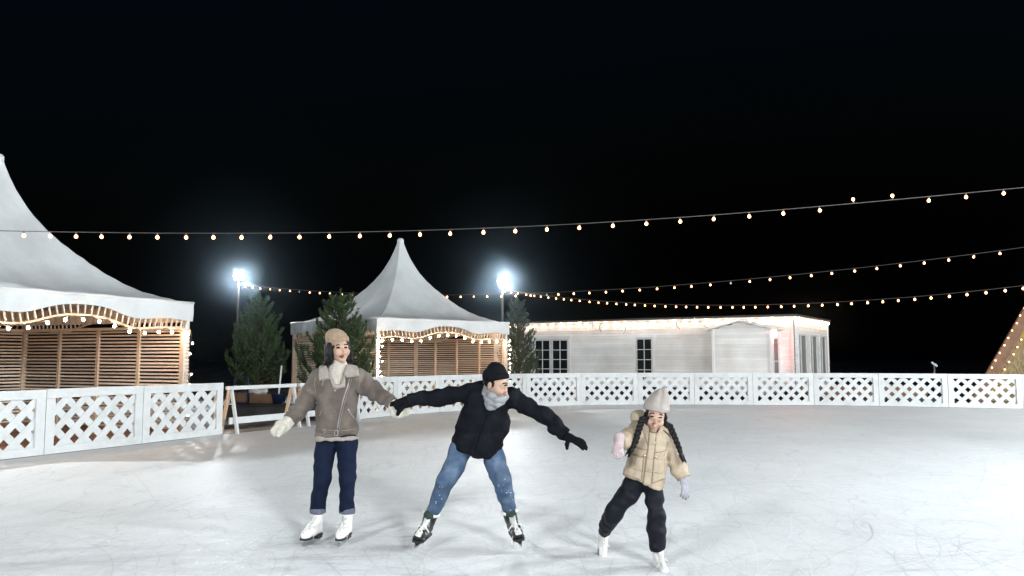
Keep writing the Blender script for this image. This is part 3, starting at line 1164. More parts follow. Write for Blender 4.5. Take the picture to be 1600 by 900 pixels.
# ------------------------------------------------------------------ platform and clutter round the left pine
pa, pb = G(338, 20.3), G(500, 20.9)
pu = (pb - pa).normalized()
pn = Vector((pu.y, -pu.x, 0))
plat = root('low_platform', (pa + pb) / 2, 'low black sided platform carrying the left pine and the boxes', 'platform')
PZ = .34
c = (pa + pb) / 2 - pn * 1.7
pm = MB()
pm.box(c + Z * (PZ / 2 - .02), pu, pn, Z, ((pb - pa).length, 3.4, PZ - .04))
pm.build('skirt', 'dark', plat)
for i in range(18):
    cc = (pa + pb) / 2 - pn * (.1 + i * .188)
    bar('platform_board', cc - pu * (pb - pa).length / 2 + Z * (PZ - .012), cc + pu * (pb - pa).length / 2 + Z * (PZ - .012), .18, .03, Z, 'dark', plat)
PT = PZ + .004


def carton(px0, px1, Y, h, d, label):
    a, b = G(px0, Y, PT), G(px1, Y, PT)
    uu = (b - a).normalized()
    vv = Vector((-uu.y, uu.x, 0))
    w = (b - a).length
    t = root('planter_box', (a + b) / 2, label, 'box')
    mb = MB()
    for off, L, ax, ay in ((0, w, uu, vv), (d, w, uu, vv)):
        mb.box((a + b) / 2 + vv * off + Z * h / 2, ax, ay, Z, (L, .02, h))
    for s in (-1, 1):
        mb.box((a + b) / 2 + uu * s * (w / 2 - .01) + vv * d / 2 + Z * h / 2, uu, vv, Z, (.02, d - .021, h))
    mb.build('walls', 'cardboard', t)
    so = MB()
    so.box((a + b) / 2 + vv * d / 2 + Z * (h - .05), uu, vv, Z, (w - .05, d - .05, .03))
    so.build('soil', 'bark', t)
    bt = MB()
    for z in (.04, h - .03):
        bt.box((a + b) / 2 - vv * .016 + Z * z, uu, vv, Z, (w, .012, .035))
    bt.build('batten', 'cardboard', t)
    return t


carton(366, 389, 21.3, .27, .4, 'brown box left of the white sack under the left pine')
carton(392, 428, 21.2, .24, .5, 'brown box carrying the white sack under the left pine')
# sack on the box: lumpy mesh
a = G(405, 21.45, PT + .30)
V, Fc = [], []
for i in range(9):
    for k in range(14):
        th, ph = math.pi * i / 8, 2 * math.pi * k / 14
        rr = 1 + .18 * math.sin(3 * ph + i) + .1 * math.sin(5 * ph - 2 * i)
        V.append((a.x + .27 * rr * math.sin(th) * math.cos(ph), a.y + .16 * rr * math.sin(th) * math.sin(ph), a.z + .10 * math.cos(th) * rr))
for i in range(8):
    for k in range(14):
        Fc.append((i * 14 + k, (i + 1) * 14 + k, (i + 1) * 14 + (k + 1) % 14, i * 14 + (k + 1) % 14))
tag(mesh('white_sack', V, Fc, 'plastic_bag', None, True), 'crumpled white sack lying on the brown box under the left pine', 'sack')
# tub with a white stick
q = G(437.5, 21.2, PT)
tub = root('blue_tub', q, 'dark blue tub beside the brown box', 'tub')
mb = MB()
mb.tube([q, q + Z * .02, q + Z * .24, q + Z * .25, q + Z * .24, q + Z * .06], [.01, .155, .19, .20, .17, .01], 16)
mb.build('body', 'blue', tub, True)
mb = MB()
mb.tube([q + Vector((.20 * math.cos(a), .20 * math.sin(a), .245)) for a in np.linspace(0, 6.283, 17)], .012, 6)
mb.build('rim', 'blue', tub, True)
st_ = root('white_stick', q + Z * .05, 'white stick standing in the dark blue tub', 'stick')
tube('shaft', [q + Z * .07 - X * .02, P(440, 571, 21.2)], .022, 'white_paint', st_, 8)
# blue tube handle of a cart
ct = root('blue_handle_frame', G(370, 20.9, PT), 'thin blue tube frame standing in front of the left pine', 'cart frame')
hp_ = [G(362, 20.9, PT + .02), P(367, 590, 20.9), P(372, 588, 20.9), P(384, 588, 20.9), P(388, 590, 20.9), G(389, 20.9, PT + .02)]
tube('handle', hp_, .018, 'blue', ct, 8)
tube('crossbar', [P(364.5, 612, 20.9), P(388.5, 612, 20.9)], .014, 'blue', ct, 6)
mb = MB()
mb.box(G(375.5, 21.0, PT + .03), X, Yv, Z, (.46, .22, .03))
mb.build('tray', 'blue', ct)


# ------------------------------------------------------------------ pines
def needle_mat(name, base, tip):
    m = bpy.data.materials.new(name)
    m.use_nodes = True
    nt = m.node_tree
    b = nt.nodes['Principled BSDF']
    at = nt.nodes.new('ShaderNodeVertexColor')
    at.layer_name = 'tone'
    mx = nt.nodes.new('ShaderNodeMix')
    mx.data_type = 'RGBA'
    mx.inputs[6].default_value = (*base, 1)
    mx.inputs[7].default_value = (*tip, 1)
    nt.links.new(at.outputs['Color'], mx.inputs[0])
    nt.links.new(mx.outputs[2], b.inputs['Base Color'])
    b.inputs['Roughness'].default_value = 0.55
    b.inputs['Specular IOR Level'].default_value = 0.35
    return m


M['needles'] = needle_mat('pine_needles', (0.016, 0.036, 0.016), (0.085, 0.13, 0.05))
M['needles_grey'] = needle_mat('dull_pine_needles', (0.016, 0.030, 0.018), (0.055, 0.078, 0.045))


def pine(base, H, R, label, seed, m='needles', dens=1.0, z_low=.12, lean=0.0, gap=.9, nl=.085):
    r = np.random.default_rng(seed)
    t = root('pine_tree', base, label, 'tree', None)
    B = np.array(base)
    top = B + np.array((lean, 0, H))
    tp = [B, B + (top - B) * .35, B + (top - B) * .7, B + (top - B) * .97]
    tube('trunk', tp, [.065, .05, .03, .012], 'bark', t, 8)
    shoots = []          # (start, dir, length)
    limbs = MB()
    nwh = int(H / .16)
    for i in range(nwh):
        f = z_low + (1 - z_low) * (i + r.random() * .6) / nwh
        if f > .965: continue
        c = B + (top - B) * f
        rad = R * (1 - f) ** .80 * (.8 + .35 * r.random()) + .07
        nb = 5 if f > .75 else 7
        a0 = r.random() * 6.28
        for k in range(nb):
            if r.random() > gap: continue
            a = a0 + 6.283 * (k + r.normal(0, .15)) / nb
            L = rad * (.75 + .4 * r.random())
            rise = .25 + .55 * f + r.normal(0, .1)
            d = np.array((math.cos(a), math.sin(a), rise * .5))
            d /= np.linalg.norm(d)
            ns = max(2, int(L / .12))
            pts = [c]
            p = c.copy()
            dd = d.copy()
            for s in range(ns):
                dd = dd + np.array((0, 0, .10 + .12 * s / ns)) + r.normal(0, .05, 3)
                dd /= np.linalg.norm(dd)
                p = p + dd * L / ns
                pts.append(p.copy())
            limbs.tube([Vector(q) for q in pts], [max(.004, .016 * (1 - s / (len(pts)))) for s in range(len(pts))], 4)
            for s in range(1, len(pts)):
                seg = pts[s] - pts[s - 1]
                if s >= len(pts) * .25:
                    shoots.append((pts[s - 1], seg, np.linalg.norm(seg)))
                    for sd in (-1, 1):
                        if r.random() < .85:
                            side = np.cross(seg, (0, 0, 1.0)) * sd
                            side /= np.linalg.norm(side) + 1e-9
                            e = side * .75 + seg / np.linalg.norm(seg) * .8 + np.array((0, 0, .60 + .45 * f)) + r.normal(0, .15, 3)
                            e /= np.linalg.norm(e)
                            shoots.append((pts[s], e, .12 + .15 * r.random() * (1 - .4 * f)))
            e = dd + np.array((0, 0, .9))
            e /= np.linalg.norm(e)
            shoots.append((pts[-1], e, .16 + .10 * r.random()))
    for k in range(5):
        a = r.random() * 6.28
        e = np.array((.16 * math.cos(a), .16 * math.sin(a), 1)) if k else np.array((lean * .05, 0, 1.0))
        shoots.append((B + (top - B) * (.955 - .02 * k), e / np.linalg.norm(e), .24 + (.08 if not k else 0)))
    limbs.build('branches', 'bark', t)
    V, T = [], []
    for (p, d, L) in shoots:
        d = d / (np.linalg.norm(d) + 1e-9)
        nn = max(8, int(150 * L * dens))
        s = r.random(nn) * L * 1.02
        q = p + d * s[:, None]
        rnd = r.normal(0, 1, (nn, 3))
        rnd -= (rnd @ d)[:, None] * d
        rnd /= np.linalg.norm(rnd, axis=1)[:, None] + 1e-9
        nd = d * (.75 + .3 * r.random(nn))[:, None] + rnd * .75
        nd /= np.linalg.norm(nd, axis=1)[:, None]
        ln = nl * (.7 + .5 * r.random(nn))[:, None]
        w = np.cross(nd, r.normal(0, 1, (nn, 3)))
        w /= np.linalg.norm(w, axis=1)[:, None] + 1e-9
        w *= .0095
        tri = np.stack([q - w, q + w, q + nd * ln], 1)
        V.append(tri.reshape(-1, 3))
        tone = np.clip(.25 + .55 * r.random() + r.normal(0, .12, nn), 0, 1)
        T.append(np.repeat(tone, 3))
    V = np.vstack(V)
    T = np.concatenate(T)
    o = mesh('crown', V, np.arange(len(V)).reshape(-1, 3), m, t)
    ca = o.data.color_attributes.new('tone', 'FLOAT_COLOR', 'POINT')
    ca.data.foreach_set('color', np.stack([T, T, T, np.ones_like(T)], 1).astype(np.float32).ravel())
    return t


p1 = G(403, 22.3, PT)
pine(p1, P(404, 466, 22.3).z - PT, 1.08, 'bushy green pine on the platform under the left floodlight', 3, dens=1.15, z_low=.10)
p2 = G(527, 21.9, 0)
pine(p2, P(530, 462, 21.9).z, 1.45, 'bushy pine tree right behind the woman in taupe', 8, dens=1.15, z_low=.08, lean=.05)
p3 = G(812, 27.6, 0)
pine(p3, P(807, 470, 27.6).z, .95, 'sparse dull pine between the pointed tent and the white house', 15, m='needles_grey', dens=1.0, lean=-.1, gap=.80)

# ------------------------------------------------------------------ long bulb strings over the rink


def span(p0, p1, sag_pts):
    """points of a hanging cable in the vertical plane through p0, p1 (picture columns give where it hangs)"""
    out = []
    dx, dy = p1[1] - p0[1], 0
    A = G(p0[0], p0[1])
    B = G(p1[0], p1[1])
    for (px, py) in sag_pts:
        k = (px - 800.0) / F
        # intersect picture column with the line A-B on the ground
        t = (k * A.y - A.x) / ((B.x - A.x) - k * (B.y - A.y)) if True else 0
        Y = A.y + (B.y - A.y) * t
        out.append(P(px, py, Y))
    return out


def interp(tab, x):
    xs = [a for a, _ in tab]
    ys = [b for _, b in tab]
    # smooth through the points with a fitted cubic
    cf = np.polyfit(np.array(xs) / 800 - 1, ys, 4)
    return float(np.polyval(cf, x / 800 - 1))


def overhead(label, e0, e1, tab, xb, x0, x1, off=(), up=(), r=.027):
    xs = np.linspace(x0, x1, 70)
    cab = span(e0, e1, [(x, interp(tab, x)) for x in xs])
    bl = span(e0, e1, [(x, interp(tab, x)) for x in xb])
    return light_string(label, cab, bl, r, .0065, 'long bulb strings hung over the rink', off=off, up=up)


XA = [-46, -4, 37, 79, 119, 158, 203, 246, 291, 333, 378, 423, 468, 515, 563, 610, 656, 704, 755, 805, 855, 906, 958, 1010, 1062, 1116, 1170, 1224, 1280, 1334, 1395,
      1452, 1509, 1568, 1628, 1690]
overhead('highest and nearest bulb string crossing the whole sky', (0, 12.2), (1600, 13.0),
         [(0, 360.5), (250, 364.5), (500, 363), (750, 356.5), (1000, 344.5), (1250, 325), (1335, 317.5), (1450, 307), (1600, 293)], XA, -60, 1720, up=(29, 30))
XB = [383, 395, 407, 422, 437, 453, 468, 484, 500, 516, 535, 551, 567, 585, 604, 622, 639, 659, 679, 699, 720, 740, 761, 783, 806, 829, 854, 872, 897, 921, 947, 973, 1000, 1027, 1054,
      1080, 1110, 1142, 1172, 1203, 1234, 1267, 1300, 1335, 1370, 1407, 1444, 1482, 1522, 1562, 1603, 1646]
overhead('middle bulb string from the left floodlight pole up to the right', (375, 30.9), (1600, 18.0),
         [(375, 445), (450, 451), (520, 456), (600, 459.5), (700, 461), (783, 460), (860, 457), (960, 453), (1110, 440), (1250, 428), (1370, 416), (1480, 402.5), (1600, 386)],
         XB, 376, 1690, off=(6, 26, 37))
XCb = [789, 799, 809, 822, 835, 845, 857, 869, 881, 893, 906, 921, 935, 949, 963, 978, 992, 1008, 1023, 1040, 1056, 1072, 1089, 1107, 1126, 1144, 1162, 1180, 1200, 1220, 1241, 1263, 1285, 1308, 1331,
       1355, 1379, 1404, 1429, 1455, 1483, 1511, 1540, 1570, 1599, 1630, 1662]
overhead('lowest bulb string from the floodlight pole by the house to the right', (787, 31.9), (1600, 17.5),
         [(787, 452), (830, 459.5), (880, 465), (950, 470.5), (1020, 474.5), (1110, 477), (1200, 476), (1300, 472.5), (1400, 465.5), (1500, 457), (1600, 446)],
         XCb, 787, 1700)

# ------------------------------------------------------------------ smooth solids for people: distance fields and their meshes


def A3(p):
    return np.array((p[0], p[1], p[2]), dtype=np.float32)


def smin(a, b, k):
    h = np.clip(.5 + .5 * (b - a) / k, 0, 1)
    return b + (a - b) * h - k * h * (1 - h)


class SD:
    def __init__(s, k=.025):
        s.k = k
        s.it = []
        s.lo = np.full(3, 1e9)
        s.hi = np.full(3, -1e9)
        s.mods = []

    def _grow(s, c, r):
        s.lo = np.minimum(s.lo, np.array(c) - r)
        s.hi = np.maximum(s.hi, np.array(c) + r)

    def cone(s, a, b, ra, rb, k=None, flat=False, op='+', rip=None):
        a, b = A3(a), A3(b)
        ab = b - a
        L = float(np.linalg.norm(ab)) + 1e-9
        s._grow(a, ra) if op == '+' else 0
        s._grow(b, rb) if op == '+' else 0

        def fn(p):
            q = p - a
            tt = (q @ ab) / (L * L)
            t = np.clip(tt, 0, 1)
            d = np.linalg.norm(q - t[:, None] * ab, axis=1)
            r = ra + (rb - ra) * t
            if rip:
                am, fr, ph = rip
                w = q @ np.array((.31, .57, .77), dtype=np.float32)
                r = r + am * np.sin(fr * tt * L + ph + 1.6 * np.sin(23 * w)) * (.35 + .65 * np.sin(9 * w + ph) ** 2)
            d = d - r
            if flat:
                qq = q - tt[:, None] * ab
                dr = np.linalg.norm(qq, axis=1) - r
                ax = (tt - 1) * L
                d = np.where(tt > 1, np.maximum(dr, ax), d)
            return d
        s.it.append((fn, k or s.k, op))
        return s

    def chain(s, pts, rs, k=None, flat=False, rip=None):
        for i in range(len(pts) - 1):
            s.cone(pts[i], pts[i + 1], rs[i], rs[i + 1], k, flat and i == len(pts) - 2, '+', rip)
        return s

    def ell(s, c, r, R=None, k=None, op='+'):
        c = A3(c)
        r = np.array(r, dtype=np.float32)
        R = np.eye(3, dtype=np.float32) if R is None else np.array(R, dtype=np.float32)
        if op == '+': s._grow(c, max(r))

        def fn(p):
            q = (p - c) @ R.T
            k0 = np.linalg.norm(q / r, axis=1)
            k1 = np.linalg.norm(q / (r * r), axis=1) + 1e-9
            return k0 * (k0 - 1) / k1
        s.it.append((fn, k or s.k, op))
        return s

    def eseg(s, a, b, ra, rb, side, k=None, pw=2.0):
        """elliptical segment: ra, rb = (half width along side, half depth)"""
        a, b = A3(a), A3(b)
        ab = b - a
        L = float(np.linalg.norm(ab))
        w = ab / L
        sd = A3(side)
        sd = sd - w * (sd @ w)
        sd /= np.linalg.norm(sd)
        fd = np.cross(w, sd).astype(np.float32)
        s._grow(a, max(ra)); s._grow(b, max(rb))

        def fn(p):
            q = p - a
            z = q @ w
            t = np.clip(z / L, 0, 1)
            x, y = q @ sd, q @ fd
            rx = ra[0] + (rb[0] - ra[0]) * t
            ry = ra[1] + (rb[1] - ra[1]) * t
            e = (z - t * L) / np.minimum(rx, ry)
            kk = (np.abs(x / rx) ** pw + np.abs(y / ry) ** pw) ** (1 / pw)
            kk = np.sqrt(kk * kk + e * e)
            g = np.sqrt((x / (rx * rx)) ** 2 + (y / (ry * ry)) ** 2 + (e / np.minimum(rx, ry)) ** 2) + 1e-9
            return np.where(kk > .3, kk * (kk - 1) / g, (kk - 1) * np.minimum(rx, ry))
        s.it.append((fn, k or s.k, '+'))
        return s

    def cut(s, p0, n, k=.01):
        """remove everything on the side n points to"""
        p0, n = A3(p0), A3(n)
        n = n / np.linalg.norm(n)
        s.it.append((lambda p: (p - p0) @ n, k, 'cut'))
        return s

    def __call__(s, p):
        p = np.asarray(p, dtype=np.float32)
        d = None
        for fn, k, op in s.it:
            v = fn(p)
            if d is None: d = v
            elif op == '+': d = smin(d, v, k)
            elif op == '-': d = -smin(-d, v, k)
            elif op == 'cut': d = -smin(-d, -v, k)
        for m in s.mods:
            d = d + m(p)
        return d

    def grad(s, p):
        e = .003
        g = np.stack([s(p + np.eye(3)[i] * e) - s(p - np.eye(3)[i] * e) for i in range(3)], 1)
        return g / (np.linalg.norm(g, axis=1)[:, None] + 1e-9)


def wob(seed, f, am):
    r = np.random.default_rng(seed)
    ks = r.normal(0, 1, (5, 3))
    ks = (ks / np.linalg.norm(ks, axis=1)[:, None] * f * r.uniform(.6, 1.5, (5, 1))).astype(np.float32)
    ph = r.uniform(0, 6.28, 5)

    def fn(p):
        d = 0
        for k, q in zip(ks, ph):
            d = d + np.sin(p @ k + q + .8 * np.sin(p @ np.roll(k, 1) + q * 2))
        return d * (am / 2.2)
    return fn


def polygonise(sd, h, pad=.03, block=8):
    lo = sd.lo - pad
    hi = sd.hi + pad
    n = np.maximum((np.ceil((hi - lo) / h / block)).astype(int), 1) * block
    nb = n // block
    bc = np.stack(np.meshgrid(*[(np.arange(k) + .5) * block for k in nb], indexing='ij'), -1).reshape(-1, 3)
    cen = (lo + (bc - .5) * h).astype(np.float32)
    dc = sd(cen)
    keep = np.abs(dc) < block * h * .9 + .02
    val = np.empty(n, dtype=np.float32)
    v6 = val.reshape(nb[0], block, nb[1], block, nb[2], block)
    sg = dc.reshape(nb)
    v6[...] = sg[:, None, :, None, :, None]
    loc = np.stack(np.meshgrid(*[np.arange(block)] * 3, indexing='ij'), -1).reshape(-1, 3)
    kb = np.argwhere(keep.reshape(nb))
    for s in range(0, len(kb), 400):
        q = kb[s:s + 400]
        idx = (q[:, None, :] * block + loc[None]).reshape(-1, 3)
        d = sd((lo + idx * h).astype(np.float32))
        val[idx[:, 0], idx[:, 1], idx[:, 2]] = d
    ins = val < 0
    m = n - 1
    cnt = np.zeros(m, dtype=np.uint8)
    for i in (0, 1):
        for j in (0, 1):
            for k in (0, 1):
                cnt += ins[i:i + m[0], j:j + m[1], k:k + m[2]]
    act = np.argwhere((cnt > 0) & (cnt < 8))
    ids = np.full(m, -1, dtype=np.int32)
    ids[act[:, 0], act[:, 1], act[:, 2]] = np.arange(len(act))
    cv = np.stack([val[act[:, 0] + i, act[:, 1] + j, act[:, 2] + k] for i in (0, 1) for j in (0, 1) for k in (0, 1)], 1)
    co = np.array([(i, j, k) for i in (0, 1) for j in (0, 1) for k in (0, 1)], float)
    acc = np.zeros((len(act), 3))
    num = np.zeros(len(act))
    for e0 in range(8):
        for e1 in range(e0 + 1, 8):
            if np.abs(co[e0] - co[e1]).sum() != 1: continue
            a, b = cv[:, e0], cv[:, e1]
            x = (a < 0) != (b < 0)
            t = np.where(x, a / np.where(x, a - b, 1), 0)
            acc += np.where(x[:, None], co[e0] + t[:, None] * (co[e1] - co[e0]), 0)
            num += x
    V = lo + (act + acc / num[:, None]) * h
    quads = []
    for ax in range(3):
        o1, o2 = [(1, 2), (2, 0), (0, 1)][ax]
        sl0 = [slice(None)] * 3
        sl1 = [slice(None)] * 3
        sl0[ax] = slice(0, -1)
        sl1[ax] = slice(1, None)
        a, b = ins[tuple(sl0)], ins[tuple(sl1)]
        e = np.argwhere(a != b)
        e = e[(e[:, o1] > 0) & (e[:, o2] > 0) & (e[:, o1] < n[o1] - 1) & (e[:, o2] < n[o2] - 1)]
        if not len(e): continue
        fl = a[e[:, 0], e[:, 1], e[:, 2]]
        q = []
        for (d1, d2) in ((0, 0), (1, 0), (1, 1), (0, 1)):
            c = e.copy()
            c[:, o1] -= 1 - d1
            c[:, o2] -= 1 - d2
            q.append(ids[c[:, 0], c[:, 1], c[:, 2]])
        q = np.stack(q, 1)
        q[~fl] = q[~fl][:, ::-1]
        quads.append(q)
    Q = np.vstack(quads)
    Q = Q[(Q >= 0).all(1)]
    return V, Q


def solid(name, sd, h, m, parent, xf=None):
    V, Q = polygonise(sd, h)
    if xf is not None:
        V = xf(V)
    return mesh(name, V, Q, m, parent, True)


def trace(sd, pix, Y0, span_=1.2):
    """points where the sight lines of photograph pixels meet a solid, nan where they miss"""
    pix = np.asarray(pix, float)
    c0, c1 = (pix[:, 0] - 800) / F, (450 - pix[:, 1]) / F
    d = np.stack([c0, math.cos(TH) - c1 * math.sin(TH), math.sin(TH) + c1 * math.cos(TH)], 1)
    ln = np.linalg.norm(d, axis=1)
    d /= ln[:, None]
    o = np.array((0, 0, CH))
    t = (Y0 - span_ / 2) / d[:, 1]
    for i in range(60):
        v = sd(o + d * t[:, None])
        t = t + np.clip(v, -.02, .06) * .8
    p = o + d * t[:, None]
    bad = np.abs(sd(p)) > .006
    p[bad] = np.nan
    return p


def seam(name, sd, pix, Y0, r, m, parent, lift=0.0, n=4):
    """cord laid on a garment along a picture polyline"""
    pix = np.array(pix, float)
    out = []
    for a, b in zip(pix[:-1], pix[1:]):
        k = max(2, int(np.linalg.norm(b - a) / 1.5))
        for i in range(k):
            out.append(a + (b - a) * i / k)
    out.append(pix[-1])
    p = trace(sd, np.array(out), Y0)
    p = p[~np.isnan(p).any(1)]
    if len(p) < 2: return None
    g_ = sd.grad(p)
    p = p + g_ * lift
    return tube(name, [tuple(q) for q in p], r, m, parent, n)


def inside_poly(P_, pts):
    x, y = pts[:, 0], pts[:, 1]
    ins = np.zeros(len(pts), bool)
    dist = np.full(len(pts), 1e9)
    m = len(P_)
    for i in range(m):
        x0, y0 = P_[i]
        x1, y1 = P_[(i + 1) % m]
        c = (y0 > y) != (y1 > y)
        with np.errstate(divide='ignore', invalid='ignore'):
            ins ^= c & (x < (x1 - x0) * (y - y0) / (y1 - y0 + 1e-12) + x0)
        e = np.array((x1 - x0, y1 - y0))
        t = np.clip(((x - x0) * e[0] + (y - y0) * e[1]) / (e @ e + 1e-12), 0, 1)
        dist = np.minimum(dist, np.hypot(x - x0 - t * e[0], y - y0 - t * e[1]))
    return ins, dist


def patch(name, sd, poly, Y0, thick, m, parent, step=.8, edge=1.6, base=0.0):
    """raised piece of cloth (lapel, pocket, placket, lips ...) lying on a solid inside a picture polygon"""
    poly = np.array(poly, float)
    lo, hi = poly.min(0) - 2 * step, poly.max(0) + 2 * step
    nx, ny = int((hi[0] - lo[0]) / step) + 2, int((hi[1] - lo[1]) / step) + 2
    gx, gy = np.meshgrid(lo[0] + np.arange(nx) * step, lo[1] + np.arange(ny) * step, indexing='ij')
    pts = np.stack([gx.ravel(), gy.ravel()], 1)
    ins, dist = inside_poly(poly, pts)
    sdist = np.where(ins, dist, -dist)
    use = sdist > -step * 1.3
    p = np.full((len(pts), 3), np.nan)
    p[use] = trace(sd, pts[use], Y0)
    ok = ~np.isnan(p).any(1)
    if ok.sum() < 4: return None
    g_ = np.zeros_like(p)
    g_[ok] = sd.grad(p[ok])
    t = np.clip((sdist + step * .2) / edge, 0, 1)
    hgt = base + thick * np.sqrt(np.clip(1 - (1 - t) ** 2, 0, 1)) - np.where(sdist < -.1, .004, 0)
    p = p + g_ * hgt[:, None]
    idx = np.full(len(pts), -1)
    idx[ok] = np.arange(ok.sum())
    I = idx.reshape(nx, ny)
    q = np.stack([I[:-1, :-1], I[:-1, 1:], I[1:, 1:], I[1:, :-1]], -1).reshape(-1, 4)
    q = q[(q >= 0).all(1)]
    # drop quads that jump over a silhouette
    V = p[ok]
    e = np.max([np.linalg.norm(V[q[:, i]] - V[q[:, (i + 1) % 4]], axis=1) for i in range(4)], axis=0)
    q = q[e < .06]
    return mesh(name, V, q, m, parent, True)


def nrmz(v):
    v = np.array(v, float)
    return v / np.linalg.norm(v)


def basis(fwd, up):
    """rows: right of the figure's own left-right axis, forward, up"""
    f = nrmz(fwd)
    u = np.array(up, float)
    u = nrmz(u - f * (u @ f))
    r = np.cross(f, u)
    return np.array([r, f, u])


def head(sd, c, R, s):
    """skull, face, nose, ears of a head centred between the ears; R rows = right, forward, up"""
    w = lambda v: np.array(c) + (np.array(v) * s) @ R
    sd.ell(w((0, -.014, .032)), np.array((.074, .094, .084)) * s, R, k=.02 * s)
    sd.ell(w((0, .022, -.028)), np.array((.063, .074, .084)) * s, R, k=.03 * s)
    sd.cone(w((0, .035, -.070)), w((0, .068, -.098)), .042 * s, .022 * s, k=.03 * s)
    for g_ in (-1, 1):
        sd.ell(w((g_ * .040, .066, -.030)), np.array((.026, .024, .024)) * s, R, k=.03 * s)     # cheek
        sd.ell(w((g_ * .032, .102, .000)), np.array((.020, .016, .011)) * s, R, k=.018 * s, op='-')
        sd.ell(w((g_ * .032, .080, -.001)), np.array((.013, .0125, .0125)) * s, R, k=.006 * s)
        sd.ell(w((g_ * .076, -.012, -.010)), np.array((.010, .020, .032)) * s, R, k=.008 * s)
        sd.ell(w((g_ * .011, .103, -.041)), np.array((.008, .010, .007)) * s, R, k=.008 * s)
    sd.ell(w((0, .082, .022)), np.array((.050, .016, .014)) * s, R, k=.02 * s)                    # brow ridge
    sd.cone(w((0, .090, .008)), w((0, .116, -.036)), .009 * s, .0125 * s, k=.012 * s)
    sd.ell(w((0, .093, -.063)), np.array((.024, .013, .0075)) * s, R, k=.008 * s)
    sd.ell(w((0, .090, -.075)), np.array((.020, .013, .008)) * s, R, k=.008 * s)
    sd.ell(w((0, .082, -.098)), np.array((.018, .014, .012)) * s, R, k=.015 * s)
    return w


def limbs_body(sd, J, q=1.0):
    """slim continuous body under the clothes"""
    sd.chain([J['hd'], J['nk'], J['ch']], [.038, .050 * q, .07 * q], k=.02)
    sd.chain([J['ch'], J['pv']], [.10 * q, .09 * q], k=.06)
    sd.chain([J['sl'], J['ch'], J['sr']], [.05, .08, .05], k=.05)
    for s in 'lr':
        sd.chain([J['s' + s], J['e' + s], J['w' + s]], [.045 * q, .037 * q, .020 * q], k=.02)
        sd.cone(J['w' + s], J['m' + s], .020 * q, .020 * q, k=.02)
        sd.chain([J['pv'], J['h' + s], J['k' + s], J['a' + s]], [.08 * q, .07 * q, .05 * q, .036 * q], k=.03)


